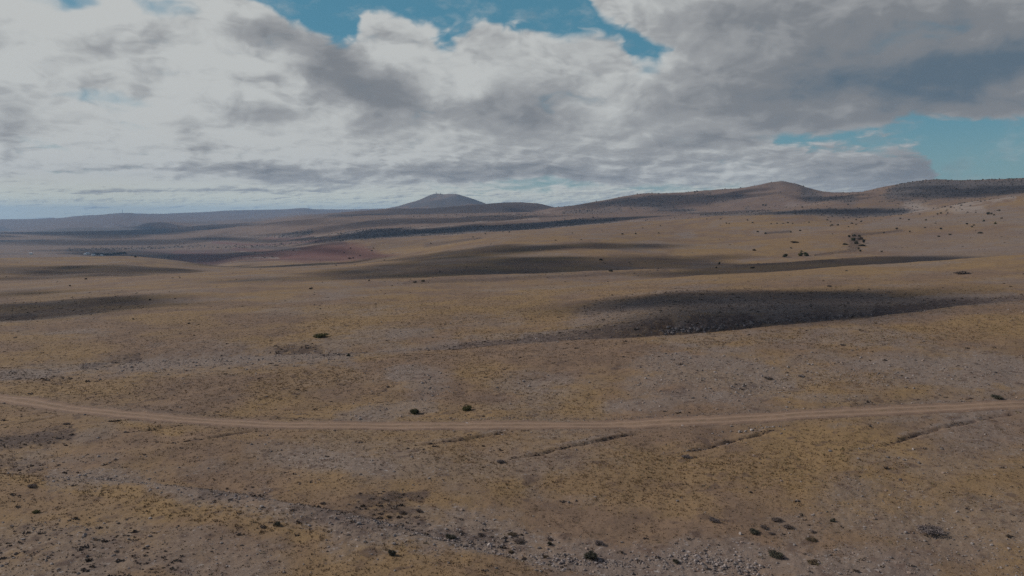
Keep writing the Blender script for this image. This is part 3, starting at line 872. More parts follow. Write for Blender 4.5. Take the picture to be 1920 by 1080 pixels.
BUSHES = [
    # near, each told apart
    (777, 776, 22, 13, 'jun', 'juniper_bush', 'dark round juniper bush just beyond the dirt track, beside a paler bush', 'bush'),
    (876, 769, 24, 13, 'olv', 'juniper_bush', 'olive green spiky juniper bush just beyond the dirt track', 'bush'),
    (653, 668, 8, 7, 'drk', 'bush', 'tiny dark bush at the end of the white stony strip', 'bush'),
    (1107, 1048, 30, 19, 'drk', 'bush', 'dark green bush among the rubble at the bottom edge of the photo', 'bush'),
    (735, 1041, 18, 14, 'drk', 'bush', 'small dark green bush alone in pale grass on the nearest spur', 'bush'),
    (520, 985, 16, 9, 'drk', 'bush', 'blackish twin bush on the golden spur, right one of the pair', 'bush'),
    (493, 989, 13, 9, 'hea', 'bush', 'dull dark bush on the golden spur, left one of the pair', 'bush'),
    (448, 1003, 11, 7, 'hea', 'bush', 'small dark bush on the golden spur, below the pair of bushes', 'bush'),
    (1031, 1012, 13, 10, 'hea', 'bush', 'upper of two dark bushes standing one above the other', 'bush'),
    (1030, 1021, 13, 8, 'drk', 'bush', 'lower of two dark bushes standing one above the other', 'bush'),
    (1123, 1021, 21, 13, 'gry', 'shrub', 'grey twiggy round shrub above the dark bush in the rubble', 'shrub'),
    (972, 1016, 32, 10, 'hea', 'shrub', 'long low dark shrub lying across the stony gully', 'shrub'),
    (1339, 978, 24, 14, 'gry', 'shrub', 'grey twiggy shrub with dark right side on the grass slope', 'shrub'),
    (1455, 976, 26, 9, 'hea', 'shrub', 'topmost shrub of the dark cluster on the lower right slope', 'shrub'),
    (1432, 990, 20, 9, 'hea', 'shrub', 'dark shrub in the middle left of the lower right cluster', 'shrub'),
    (1477, 990, 24, 11, 'hea', 'shrub', 'broad dark shrub at the right end of the lower right cluster', 'shrub'),
    (1414, 1000, 24, 9, 'drk', 'shrub', 'dark shrub beside a pale rock at the bottom of the cluster', 'shrub'),
    (1446, 1001, 16, 5, 'hea', 'shrub', 'flat dark shrub lowest in the lower right cluster', 'shrub'),
    (1455, 1044, 32, 13, 'drk', 'shrub', 'large black shrub on rubble below the shrub cluster', 'shrub'),
    (1742, 999, 54, 20, 'gry', 'shrub', 'wide pale grey twiggy shrub on the lower right slope', 'shrub'),
    (1870, 748, 22, 8, 'drk', 'bush', 'flat dark bush just above the track near the right edge', 'bush'),
    (938, 868, 19, 12, 'gry', 'shrub', 'grey ball shaped shrub at the lower end of a ditch', 'shrub'),
    (1561, 978, 11, 8, 'drk', 'bush', 'small black bush right of the dark shrub cluster', 'bush'),
    (1525, 998, 14, 5, 'hea', 'shrub', 'small flat dark shrub below the small black bush', 'shrub'),
    (1521, 1013, 22, 8, 'brn', 'tussock', 'tawny brown tussock below the small flat shrub', 'tussock'),
    (1525, 1056, 26, 9, 'brn', 'shrub', 'brown low shrub right of the large black shrub', 'shrub'),
    (845, 1009, 24, 9, 'drk', 'shrub', 'dark slanting shrub at the left of the rocky gully', 'shrub'),
    (864, 1000, 18, 8, 'hea', 'shrub', 'dark shrub at the upper rim of the rocky gully', 'shrub'),
    (901, 1004, 18, 9, 'hea', 'shrub', 'dark shrub among pale rocks in the middle of the gully', 'shrub'),
    (960, 1003, 22, 8, 'brn', 'shrub', 'brown faded shrub above the long low dark shrub', 'shrub'),
    (1022, 1046, 16, 9, 'brn', 'shrub', 'brown shrub left of the dark bush in the rubble', 'shrub'),
    (958, 1036, 14, 8, 'brn', 'shrub', 'brown small shrub below the long low dark shrub', 'shrub'),
    (1268, 1056, 16, 9, 'drk', 'bush', 'dark bush in the rubble at the bottom, right of centre', 'bush'),
    (1277, 684, 14, 5, 'hea', 'shrub', 'dark flat shrub on the pale slope above the track, centre right', 'shrub'),
    (1580, 648, 12, 5, 'hea', 'shrub', 'dark low shrub on the grassy shoulder before the dark gully', 'shrub'),
    (125, 796, 16, 6, 'hea', 'shrub', 'dark flat shrub just under the track, far left', 'shrub'),
    (785, 959, 18, 9, 'hea', 'shrub', 'dark oval cushion shrub at right of the heath patch', 'shrub'),
    (754, 962, 18, 8, 'hea', 'shrub', 'dark oval cushion shrub in the middle of the heath patch', 'shrub'),
    (729, 970, 13, 7, 'brn', 'shrub', 'brown cushion shrub at the foot of the heath patch', 'shrub'),
    (605, 945, 14, 7, 'hea', 'shrub', 'dark cushion at the left end of the heath patch', 'shrub'),
    (60, 913, 22, 8, 'hea', 'shrub', 'dark shrub on the crest of the nearest spur, far left', 'shrub'),
    (68, 961, 16, 5, 'olv', 'tussock', 'olive green tussock on the nearest spur, far left', 'tussock'),
    (1440, 710, 22, 6, 'hea', 'shrub', 'dark heath mound on the pale stony slope above the track', 'shrub'),
    (1502, 706, 16, 5, 'gry', 'shrub', 'grey flat shrub in golden grass above the track', 'shrub'),
    (1287, 858, 22, 9, 'gry', 'shrub', 'grey low shrub on the slope beneath the longest ditch', 'shrub'),
    # middle distance
    (1127, 488, 8, 4.5, 'drk', 'bush', 'dark bush on the sunny strip of the shaded plain', 'bush'),
    (1145, 509, 9, 5.5, 'drk', 'bush', 'dark bush on the edge of the shaded valley, centre', 'bush'),
    (1349, 496, 5, 8, 'drk', 'bush', 'upright narrow dark bush by the shaded valley', 'bush'),
    (1343, 503, 5, 4, 'drk', 'bush', 'small dark bush below the upright narrow one', 'bush'),
    (1411, 503, 9, 3.5, 'drk', 'bush', 'flat dark bush in the shaded valley, right of the upright one', 'bush'),
    (1472, 482, 11, 8, 'jun', 'round_tree', 'brownish round tree standing alone on the tan meadow', 'tree'),
    (1501, 480, 11, 8, 'olv', 'round_tree', 'olive round tree touching a darker neighbour on its right', 'tree'),
    (1511, 480, 11, 9, 'jun', 'round_tree', 'dark round tree, right one of the touching pair', 'tree'),
    (1592, 445, 6, 6, 'drk', 'tree', 'small dark tree at the upper left of the hillside copse', 'tree'),
    (1601, 443, 8, 5, 'drk', 'tree', 'middle tree of three along the top of the hillside copse', 'tree'),
    (1611, 444, 6, 5, 'drk', 'tree', 'upper right tree of the hillside copse', 'tree'),
    (1600, 451, 9, 7, 'jun', 'tree', 'dark tree in the left middle of the hillside copse', 'tree'),
    (1605, 457, 8, 7, 'drk', 'tree', 'blackest tree in the heart of the hillside copse', 'tree'),
    (1612, 449, 14, 7, 'hea', 'tree', 'broad grey green tree filling the middle of the copse', 'tree'),
    (1619, 456, 7, 8, 'drk', 'tree', 'dark round tree at the right of the hillside copse', 'tree'),
    (1616, 461, 14, 4, 'drk', 'bush', 'flat spreading bush at the foot of the hillside copse', 'bush'),
    (1585, 459, 10, 4, 'drk', 'bush', 'flat dark bush on the meadow left of the copse', 'bush'),
    (1610, 468, 5, 5, 'drk', 'bush', 'upper of two small bushes in the gully below the copse', 'bush'),
    (1613, 472, 5, 5, 'drk', 'bush', 'lower of two small bushes in the gully below the copse', 'bush'),
    (1503, 472, 5, 4, 'olv', 'bush', 'pale bush just above the touching pair of trees', 'bush'),
    (1483, 466, 5, 3, 'drk', 'bush', 'tiny bush on the tan meadow above the lone round tree', 'bush'),
    (1414, 470, 9, 4, 'brn', 'bush', 'brownish spread out bush at the left of the tan meadow', 'bush'),
    (1490, 455, 16, 3, 'brn', 'bush', 'long brown low thicket on the tan meadow', 'thicket'),
    (1653, 473, 5, 3.5, 'drk', 'bush', 'lone dark bush right of the gully below the copse', 'bush'),
    (583, 542, 8, 4, 'drk', 'bush', 'lone dark bush on the open plain, left of centre', 'bush'),
    (692, 527, 6, 4, 'drk', 'bush', 'dark bush left of the pair beside the dark valley line', 'bush'),
    (778, 530, 8, 4, 'drk', 'bush', 'left bush of the pair beside the dark valley line', 'bush'),
    (793, 528, 8, 5, 'drk', 'bush', 'right bush of the pair beside the dark valley line', 'bush'),
    (825, 511, 3, 6, 'drk', 'bush', 'thin upright bush like a post on the shaded plain', 'bush'),
    (1805, 514, 28, 5, 'hea', 'bush', 'long dark thicket on the golden shoulder at right', 'thicket'),
    (1555, 538, 11, 4, 'hea', 'bush', 'dark thicket at the top edge of the shaded hill', 'thicket'),
    (281, 563, 7, 3.5, 'drk', 'bush', 'dark bush above the shaded hollow at far left', 'bush'),
    (250, 599, 5, 3, 'drk', 'bush', 'tiny dark bush below the shaded hollow at far left', 'bush'),
    (354, 607, 7, 3, 'drk', 'bush', 'dark bush on the open grass left of the green patch', 'bush'),
    (364, 629, 6, 3, 'brn', 'bush', 'brown bush on the open grass level with the green patch', 'bush'),
    (131, 537, 5, 3, 'drk', 'bush', 'tiny dark bush in the dry furrow at far left', 'bush'),
    (161, 524, 6, 3, 'drk', 'bush', 'dark bush on the low crest at far left', 'bush'),
    (600, 632, 34, 4, 'olv', 'grass_patch', 'flat green patch of rushes on the brown plain', 'rushes'),
]
for a in BUSHES:
    place_bush(*a)

# bushes dotted on the right-hand flank: alike but for their place
R_FLANK = [(1813, 421, 5, 3.5), (1822.5, 426.5, 5, 3.5), (1826, 423, 4, 2.5), (1838, 437.5, 9, 3.5), (1781, 440.5, 7, 2.8), (1760, 444, 6, 2.6), (1764, 430, 6, 4),
           (1734, 427.5, 5, 2.6), (1681, 430, 6, 3.6), (1706, 435.5, 4, 3.5), (1736, 413.5, 5, 3), (1704, 413, 4, 3), (1688, 410.5, 5, 3), (1878, 410.5, 5, 3),
           (1764, 400.5, 5, 3), (1757.5, 402, 4, 2.6), (1852.5, 402.5, 7, 5.5), (1859, 401.5, 5, 3.5), (1864, 404, 4, 3.5), (1874, 396, 5, 3.5), (1844.5, 415.5, 6, 4.5), (1866, 420, 6, 5)]
LAB = {(1838, 437.5): 'widest dark bush on the bare right flank', (1764, 430): 'round dark bush in the middle of the bare right flank',
       (1866, 420): 'olive round bush high on the bare right flank', (1852.5, 402.5): 'largest dark bush of the four near the top right flank',
       (1681, 430): 'dark bush at the tip of the tan field below the right flank', (1706, 435.5): 'small dark bush at the end of the pale track below the right flank'}
for a in R_FLANK:
    place_bush(a[0], a[1], a[2], a[3], 'olv' if a[0] == 1866 else 'drk', 'bush', LAB.get(a[:2], 'small dark bush scattered on the bare grey right flank'), 'bush', 'bushes scattered on the right flank')
UPPER = [(1401, 413.5, 4, 2.6), (1411, 418.5, 5, 3), (1446, 420, 4, 2.4), (1457, 419.5, 5, 2.6), (1468, 419.5, 5, 2.4), (1477, 418.5, 5, 3), (1486, 419.5, 4, 2.4), (1517, 417.5, 5, 2.4),
         (1551, 413.5, 4, 3), (1560, 423, 6, 3.5), (1557, 424.5, 4, 2.6), (1571, 423, 5, 3.4), (1597, 419.5, 6, 3), (1605, 421.5, 4, 2.6), (1591, 426, 4, 2.5), (1420.5, 435, 6, 2.6),
         (1435, 439, 5, 4.5), (1482.5, 436, 5, 4), (1500, 433, 6, 2.6), (1362, 419.5, 4, 3), (1367, 420, 3, 2.4), (1614, 416.5, 4, 2.5), (1605, 413, 4, 2.4)]
for a in UPPER:
    place_bush(*a, 'drk', 'bush', 'tiny dark bush strewn over the tan upper meadow beneath the wooded valley', 'bush', 'bushes on the tan upper meadow')
MID = [(1167, 439.5, 7, 3), (1192, 439.5, 4, 4), (1073, 437.5, 4, 2.5), (955, 436, 4, 3), (910, 439, 4, 3), (943, 435.5, 3, 2.4), (887, 445, 4, 2.6), (1238, 424, 3, 2.6), (1205, 428, 3, 2.4),
       (1112, 408.5, 4, 3), (1150, 411, 4, 2.4), (1235, 438, 4, 3), (662, 484.5, 5, 3), (675, 480, 4, 2.8), (645, 474, 4, 2.6), (657, 466, 4, 2.6), (697, 471, 6, 2.6), (700, 466, 4, 2.4),
       (808, 457.5, 4, 2.6), (630, 498, 4, 2.6), (656, 485, 8, 3), (643, 451, 4, 2.4), (1042, 451, 5, 2)]
for a in MID:
    place_bush(*a, 'drk', 'bush', 'tiny dark bush along the tan ridges and red gully in the middle distance', 'bush', 'bushes on the middle ridges')
SKY = [(1303, 360.5, 4, 3), (1307, 360, 4, 3.6), (1431, 386, 6, 4), (1436, 385.5, 4, 4), (1590, 384.5, 4, 3.5), (1504, 389.5, 4, 4)]
SKYL = ['left tree of two on the skyline of the long ridge', 'right tree of two on the skyline of the long ridge', 'dark tree clump on the sunny spur under the peaked hill',
        'smaller tree right of the clump under the peaked hill', 'lone tree on the lit slope above the wooded valley', 'lone tree at the left rim of the wooded valley']
for a, l in zip(SKY, SKYL):
    place_bush(*a, 'drk', 'tree', l, 'tree')

# rocks one can pick out
ROCKS = [(1387, 811, 8, 5, 'large pale boulder, leftmost on the spoil bank above the ditch'), (1398, 810, 6, 4, 'middle pale boulder on the spoil bank above the ditch'),
         (1409, 807, 8, 4, 'rightmost pale boulder on the spoil bank above the ditch'), (1388, 1002, 7, 6, 'pale grey rock left of the dark shrub cluster'),
         (673, 983, 9, 8, 'whitish rock at the head of the rocky gully'), (918, 1024, 13, 8, 'pale split rock in the middle of the rocky gully'),
         (1000, 969, 4, 4, 'small bright white stone in the grass below the track'), (491, 951, 9, 5, 'white rock on the edge of the golden spur'),
         (876, 794, 12, 2.5, 'flat white stones slab on the far edge of the track'), (740, 1005, 6, 5, 'pale rock among rubble above the golden spur')]
for k, (u, v, wp, hp, lab) in enumerate(ROCKS):
    p = ground(u, v); r = float(np.hypot(*p)); w = wp * r / F / 2; h = hp * r / F / 2
    import bmesh
    bm = bmesh.new(); bmesh.ops.create_icosphere(bm, subdivisions=3, radius=1)
    g = np.random.default_rng(50 + k)
    nrm = g.normal(0, 1, (9, 3)); nrm /= np.linalg.norm(nrm, axis=1, keepdims=True); off = g.uniform(.55, .9, 9)
    V = np.array([q.co[:] for q in bm.verts])
    for a_, o_ in zip(nrm, off):
        dd_ = V @ a_ - o_; V = V - np.outer(np.clip(dd_, 0, None), a_)
    V += g.normal(0, .025, V.shape)
    Fc = np.array([[q.index for q in f.verts] for f in bm.faces]); bm.free()
    V = V * np.array([w, w * .8, h]) * 1.05
    cc = np.array([.31, .27, .25]) * g.uniform(.85, 1.15) * g.uniform(.85, 1.15, (len(V), 1))
    o = link('rock', mesh_np('rock', V, Fc, False, cc), M_stone)
    o.location = (p[0], p[1], float(hgt(*p)) + h * .5); o.rotation_euler = (0, 0, g.uniform(0, 6))
    tag(o, lab, 'rock')

# ------------------------------------------------------------------ farmstead in the basin
wm, b, bs = new_mat('whitewash')
pos = b.new('ShaderNodeNewGeometry').outputs['Position']
b.l.new(b.mix(b.step(b.noise(pos, .5, 4), .4, .7), (.78, .76, .73), (.66, .63, .60)), bs.inputs['Base Color'])
tm, b, bs = new_mat('roof_tile')
pos = b.new('ShaderNodeNewGeometry').outputs['Position']
b.l.new(b.mix(b.step(b.noise(pos, .8, 4), .4, .7), (.30, .17, .13), (.22, .13, .11)), bs.inputs['Base Color'])
t2, b, bs = new_mat('pale_sheet_roof')
pos = b.new('ShaderNodeNewGeometry').outputs['Position']
b.l.new(b.mix(b.step(b.noise(pos, .8, 4), .4, .7), (.62, .63, .64), (.5, .5, .51)), bs.inputs['Base Color'])
wd, b, bs = new_mat('window_dark')
pos = b.new('ShaderNodeNewGeometry').outputs['Position']
b.l.new(b.mix(b.step(b.noise(pos, 2, 2), .4, .7), (.04, .045, .05), (.07, .07, .08)), bs.inputs['Base Color'])


def box(x0, x1, y0, y1, z0, z1):
    v = [(x0, y0, z0), (x1, y0, z0), (x1, y1, z0), (x0, y1, z0), (x0, y0, z1), (x1, y0, z1), (x1, y1, z1), (x0, y1, z1)]
    f = [(3, 2, 1, 0), (4, 5, 6, 7), (0, 1, 5, 4), (1, 2, 6, 5), (2, 3, 7, 6), (3, 0, 4, 7)]
    return v, f


def house(u, v, L, W, H, rise, rz, roof, label, rmin=1700):
    p = ground(u, v, rmin)
    root = bpy.data.objects.new('house', None); COL.objects.link(root)
    root.location = (p[0], p[1], float(hgt(*p)) - .4); root.rotation_euler = (0, 0, rz)
    a, c = L / 2, W / 2
    v_ = [(-a, -c, 0), (a, -c, 0), (a, c, 0), (-a, c, 0), (-a, -c, H), (a, -c, H), (a, c, H), (-a, c, H), (-a, 0, H + rise), (a, 0, H + rise)]
    me = bpy.data.meshes.new('wall'); me.from_pydata(v_, [], [(0, 1, 5, 4), (2, 3, 7, 6), (1, 2, 6, 9, 5), (3, 0, 4, 8, 7)]); link('wall', me, wm, root)
    o = .5; k = rise / c; e = .25
    v_ = []
    for s in (-1, 1):
        for (yy, zz) in ((0, H + rise + .05), (s * (c + o), H - k * o + .05)):
            for dz in (0, e):
                v_ += [(-a - o, yy, zz + dz), (a + o, yy, zz + dz)]
    f = []
    for s in (0, 8):
        f += [(s, s + 1, s + 5, s + 4), (s + 2, s + 3, s + 7, s + 6), (s + 4, s + 5, s + 7, s + 6), (s, s + 2, s + 6, s + 4), (s + 1, s + 3, s + 7, s + 5)]
    me = bpy.data.meshes.new('roof'); me.from_pydata(v_, [], f); link('roof', me, roof, root)
    for wx in np.linspace(-a * .6, a * .6, 3):
        v_, f = box(wx - .6, wx + .6, -c - .06, -c + .02, H * .35, H * .75)
        me = bpy.data.meshes.new('window'); me.from_pydata(v_, [], f); link('window', me, wd, root)
    v_, f = box(-a * .1 + 1.2, -a * .1 + 2.3, -c - .08, -c + .02, 0.2, 2.2)
    me = bpy.data.meshes.new('door'); me.from_pydata(v_, [], f); link('door', me, wd, root)
    tag(root, label, 'house')
    return root


house(58, 477.3, 9, 8, 6, 2.5, .2, t2, 'lone tiny white house in the basin at far left')
house(160, 478.3, 10, 7, 5, 2.2, -.3, t2, 'white house at the left end of the distant farmstead')
house(164.5, 476.8, 13, 8, 5, 2.4, .1, t2, 'pale long barn behind the white farmstead houses')
house(175, 479.3, 12, 7, 5, 2.2, .9, t2, 'white gabled house right of the middle of the distant farmstead')
house(191, 480.2, 8, 6, 4, 2.0, -.1, t2, 'small white shed at the right end of the distant farmstead')
FARM = [(178, 476.5), (184, 477.5), (190, 477), (196, 478), (202, 477.5), (208, 478.5), (214, 477), (222, 476.5), (228, 475.5), (234, 475), (254, 482), (316, 484)]
for u, v in FARM[:10]:
    place_bush(u, v + .5, 8, 4, 'drk', 'tree', 'dark tree in the row behind the distant white farmstead', 'tree', 'trees behind the farmstead')
place_bush(254, 482.5, 6, 3, 'drk', 'tree', 'lone dark tree on the low crest right of the farmstead', 'tree')
place_bush(316, 484.5, 6, 3, 'drk', 'tree', 'second lone dark tree, farther right on the low crest', 'tree')

# ------------------------------------------------------------------ masts on the far summits
sm, b, bs = new_mat('mast_steel')
pos = b.new('ShaderNodeNewGeometry').outputs['Position']
b.l.new(b.mix(b.step(b.noise(pos, .3, 3), .4, .7), (.16, .16, .17), (.22, .22, .23)), bs.inputs['Base Color'])


def mast(u, v, r, height, w0, label, arms=True):
    phi, t = ray(u, v)
    x, y = r * math.sin(phi), r * math.cos(phi)
    z = float(hgt(x, y)) - 2
    root = bpy.data.objects.new('radio_mast', None); COL.objects.link(root); root.location = (x, y, z)
    V = []; Fc = []

    def strut(p, q, w):
        p = np.array(p, float); q = np.array(q, float); d = q - p; d /= np.linalg.norm(d)
        a = np.cross(d, [.31, .9, .2]); a /= np.linalg.norm(a); bb = np.cross(d, a); n0 = len(V)
        for o in (p, q):
            for k in range(4):
                tt = math.pi / 2 * k; V.append(tuple(o + w * (a * math.cos(tt) + bb * math.sin(tt))))
        for k in range(4): Fc.append((n0 + k, n0 + (k + 1) % 4, n0 + 4 + (k + 1) % 4, n0 + 4 + k))
    N = 6
    lv = [(w0 * (1 - .75 * k / N), height * .8 * k / N) for k in range(N + 1)]
    cor = lambda k: [(sx * lv[k][0], sy * lv[k][0], lv[k][1]) for sx, sy in ((1, 1), (-1, 1), (-1, -1), (1, -1))]
    for k in range(N):
        A_, B2 = cor(k), cor(k + 1)
        for q in range(4):
            strut(A_[q], B2[q], .5); strut(A_[q], B2[(q + 1) % 4], .35); strut(B2[q], B2[(q + 1) % 4], .35)
    me = bpy.data.meshes.new('tower'); me.from_pydata(V, [], Fc); link('tower', me, sm, root)
    V.clear(); Fc.clear(); strut((0, 0, height * .78), (0, 0, height), .7)
    me = bpy.data.meshes.new('antenna'); me.from_pydata(V, [], Fc); link('antenna', me, sm, root)
    if arms:
        V.clear(); Fc.clear()
        for zz in (.5, .62):
            for k in range(10):
                a0, a1 = 2 * math.pi * k / 10, 2 * math.pi * (k + 1) / 10
                strut((w0 * .5 + 2 * math.cos(a0), -w0 * .6, height * zz + 2 * math.sin(a0)), (w0 * .5 + 2 * math.cos(a1), -w0 * .6, height * zz + 2 * math.sin(a1)), .5)
        me = bpy.data.meshes.new('dish'); me.from_pydata(V, [], Fc); link('dish', me, sm, root)
    tag(root, label, 'mast')


mast(818, 363, 10480, 38, 5, 'tall lattice radio mast on the summit of the cone shaped mountain')
mast(826, 363.3, 10480, 18, 4, 'short radio mast right of the tall one on the cone mountain', False)
mast(230, 399, 16990, 85, 6, 'thin lone mast on the farthest bluish ridge at left', False)

# ------------------------------------------------------------------ unseen clouds added above the frame to shade chosen patches of land
cm = bpy.data.materials.new('shade_cloud_vapour'); cm.use_nodes = True
nt = cm.node_tree; nt.nodes.clear(); b = NB(nt)
out = nt.nodes.new('ShaderNodeOutputMaterial'); pv = nt.nodes.new('ShaderNodeVolumePrincipled')
pv.inputs['Color'].default_value = (.98, .98, 1, 1); pv.inputs['Anisotropy'].default_value = .5
oi = nt.nodes.new('ShaderNodeObjectInfo')
b.l.new(oi.outputs['Alpha'], pv.inputs['Density'])
nt.links.new(pv.outputs[0], out.inputs['Volume'])
to_sun = np.array([math.sin(SUN_AZ) * math.cos(SUN_EL), math.cos(SUN_AZ) * math.cos(SUN_EL), math.sin(SUN_EL)])
SHADE = [(1150, 578, 1640, 558, 22, .62, 1100), (1260, 606, 1640, 582, 14, .95, 800), (1200, 566, 1480, 556, 12, .35, 1200),
         (650, 514, 980, 492, 17, 1.0, 1000), (900, 508, 1290, 490, 12, .9, 1000), (720, 488, 980, 470, 9, .9, 1000), (980, 468, 1220, 459, 6, .9, 1000),
         (1290, 509, 1720, 485, 8, 1.3, 900), (-300, 596, 190, 560, 15, .85, 1000), (-300, 560, 60, 548, 7, .45, 1000), (90, 511, 310, 503, 8, .95, 1100), (-60, 453, 400, 446, 5, .8, 3000), (200, 424, 640, 408, 5, .7, 3500), (380, 446, 640, 441, 4, .7, 2600),
         (-200, 510, 120, 500, 7, .5, 1200), (-200, 524, 200, 516, 4, .4, 1000), (420, 499, 660, 492, 3, 1.2, 1000), (440, 526, 760, 518, 5, .35, 900),
         (590, 449, 860, 432, 9, 2.2, 1500), (840, 433, 1130, 412.5, 7, 2.2, 1500), (560, 434, 960, 409, 7, .8, 2200), (640, 400, 1010, 388, 6, .7, 3500), (1740, 357, 2040, 350, 11, .9, 1500),
         (1450, 400, 1670, 397, 6, .9, 1400), (1060, 388, 1400, 368, 12, .8, 1800), (1520, 368, 1600, 372, 8, .9, 1700), (1260, 398, 1420, 396, 5, .6, 1500),
         (-60, 438, 300, 431, 10, 1.6, 3600), (160, 466, 640, 455, 8, .8, 2200), (180, 476, 480, 477, 7, 1.1, 1900), (480, 476, 700, 478, 6, .6, 1900)]
gq = np.random.default_rng(3)
FULL = []
for (u1, v1, u2, v2, hp, tau, alt) in SHADE:
    FULL.append((u1, v1, u2, v2, hp, tau, alt))
    for e_ in (0, 1):           # ragged fragments at both ends
        f_ = gq.uniform(.10, .22); L_ = u2 - u1; du = L_ * f_; sl = (v2 - v1) / L_
        c_ = (u1 - du * .3) if e_ == 0 else (u2 + du * .3)
        vv = v1 + sl * (c_ - u1) + gq.uniform(-.5, .5) * hp
        FULL.append((c_ - du, vv - sl * du, c_ + du, vv + sl * du, hp * gq.uniform(.3, .5), tau * .6, alt * 1.12))
for k, (u1, v1, u2, v2, hp, tau, alt) in enumerate(FULL):
    p = Patch(u1, v1, u2, v2, hp)
    d = p.q - p.p; L = np.hypot(*d); d = d / L
    cxy = (p.p + p.q) / 2; hz = float(hgt(*cxy))
    A_ = L / 2 + p.a; nrm_ = np.array([-d[1], d[0]])
    B2 = math.hypot((nrm_ @ p.er) * p.b, (nrm_ @ p.el) * p.a)
    B2 = max(B2, 20.0); A_ = max(A_, 30.0)
    T_ = min(A_, B2) * .7
    import bmesh
    bm = bmesh.new(); bmesh.ops.create_icosphere(bm, subdivisions=4, radius=1)
    V = np.array([q.co[:] for q in bm.verts]); Fc = np.array([[q.index for q in f.verts] for f in bm.faces]); bm.free()
    nz = fbm(V[:, 0] * 2.0 + k * 5 + V[:, 2], V[:, 1] * 1.5 + k + V[:, 2] * 1.3, 4, .6)
    V = V * np.clip(1 + .75 * nz[:, None], .22, 2)
    V[:, 2] = np.where(V[:, 2] < 0, V[:, 2] * .45, V[:, 2])
    V = np.stack([V[:, 0] * A_ * d[0] + V[:, 1] * B2 * nrm_[0], V[:, 0] * A_ * d[1] + V[:, 1] * B2 * nrm_[1], V[:, 2] * T_], -1)
    o = link('shade_cloud', mesh_np('shade_cloud', V, Fc, True), cm)
    s = (alt - hz) / to_sun[2]
    o.location = (cxy[0] + to_sun[0] * s, cxy[1] + to_sun[1] * s, alt)
    o.color = (1, 1, 1, 1.55 * tau / (1.1 * T_ / max(to_sun[2], .3)))
    tag(o, kind='structure')

# ------------------------------------------------------------------ haze
hm = bpy.data.materials.new('haze_air'); hm.use_nodes = True
nt = hm.node_tree; nt.nodes.clear()
out = nt.nodes.new('ShaderNodeOutputMaterial'); pv = nt.nodes.new('ShaderNodeVolumePrincipled')
pv.inputs['Color'].default_value = (.33, .58, .92, 1); pv.inputs['Density'].default_value = 3.8e-5; pv.inputs['Anisotropy'].default_value = .2
nt.links.new(pv.outputs[0], out.inputs['Volume'])
zlo, zhi = float(HG.min()) - 2, float(HG.max()) + 45
v_, f = box(-33100, 33100, -33100, 33100, zlo, zhi)
me = bpy.data.meshes.new('haze'); me.from_pydata(v_, [], f)
tag(link('haze', me, hm), 'thin pale blue haze over the whole plain', 'haze', kind='stuff')
print('haze z', zlo, zhi)

# ------------------------------------------------------------------ sky
W = bpy.data.worlds.new('World'); SC.world = W; W.use_nodes = True
nt = W.node_tree; b = NB(nt); bg = nt.nodes['Background']
SKY_S = .1
sky = b.new('ShaderNodeTexSky', sky_type='NISHITA', sun_disc=False)
sky.sun_elevation = SUN_EL; sky.sun_rotation = SUN_AZ; sky.air_density = 1.0; sky.dust_density = .6; sky.ozone_density = 1.6; sky.altitude = 800
dirv = b.new('ShaderNodeTexCoord').outputs['Generated']
sep = b.new('ShaderNodeSeparateXYZ'); b.l.new(dirv, sep.inputs[0]); dx, dy, dz = sep.outputs
DEG = 180 / math.pi
az0 = b.mul(b.m('ARCTAN2', dx, dy), DEG); el0 = b.mul(b.m('ARCSINE', dz), DEG)
def comb(x, y, z):
    n = b.new('ShaderNodeCombineXYZ')
    for k, v in enumerate((x, y, z)): b.put(n.inputs[k], v)
    return n.outputs[0]


# cloud fields in degrees of azimuth and height: big billows high up, small flat ones towards the horizon
qa = comb(b.mul(az0, 1 / 9.0), b.mul(el0, 1 / 4.6), 1.7)
qb = comb(b.add(b.mul(az0, 1 / 5.2), 23.0), b.mul(el0, 1 / 1.5), 7.1)
def shift(v, x, y):
    n = b.new('ShaderNodeVectorMath', operation='ADD'); b.l.new(v, n.inputs[0]); n.inputs[1].default_value = (x, y, 0)
    return n.outputs[0]


qc = comb(b.mul(az0, 1 / 3.0), b.mul(el0, 1 / .55), 4.4)
kb = b.step(el0, 7.5, 3.2); kc = b.step(el0, 3.0, 1.1)
wz = b.sub(b.noise(qa, 1.1, 3, .5, two=True), .5); wz2 = b.sub(b.noise(shift(qa, 31.7, 12.2), 1.3, 3, .5, two=True), .5)
az = b.add(az0, b.mul(wz, 6.0)); el = b.add(el0, b.mul(wz2, 2.6))


def lay(f):
    a = f(qa, 0); c_ = f(qb, 1); d_ = f(qc, 2)
    m1 = b.add(b.mul(a, b.sub(1.0, kb)), b.mul(c_, kb))
    return b.add(b.mul(m1, b.sub(1.0, kc)), b.mul(d_, kc))


def shift(v, x, y):
    n = b.new('ShaderNodeVectorMath', operation='ADD'); b.l.new(v, n.inputs[0]); n.inputs[1].default_value = (x, y, 0)
    return n.outputs[0]


def puff(v, sc_):
    n = b.new('ShaderNodeTexVoronoi', feature='SMOOTH_F1'); b.l.new(v, n.inputs['Vector'])
    n.inputs['Scale'].default_value = sc_; n.inputs['Smoothness'].default_value = .45
    n.voronoi_dimensions = '2D'; n.inputs['Detail'].default_value = 2; n.inputs['Roughness'].default_value = .55; n.inputs['Lacunarity'].default_value = 2.3
    return b.sub(.55, n.outputs['Distance'])


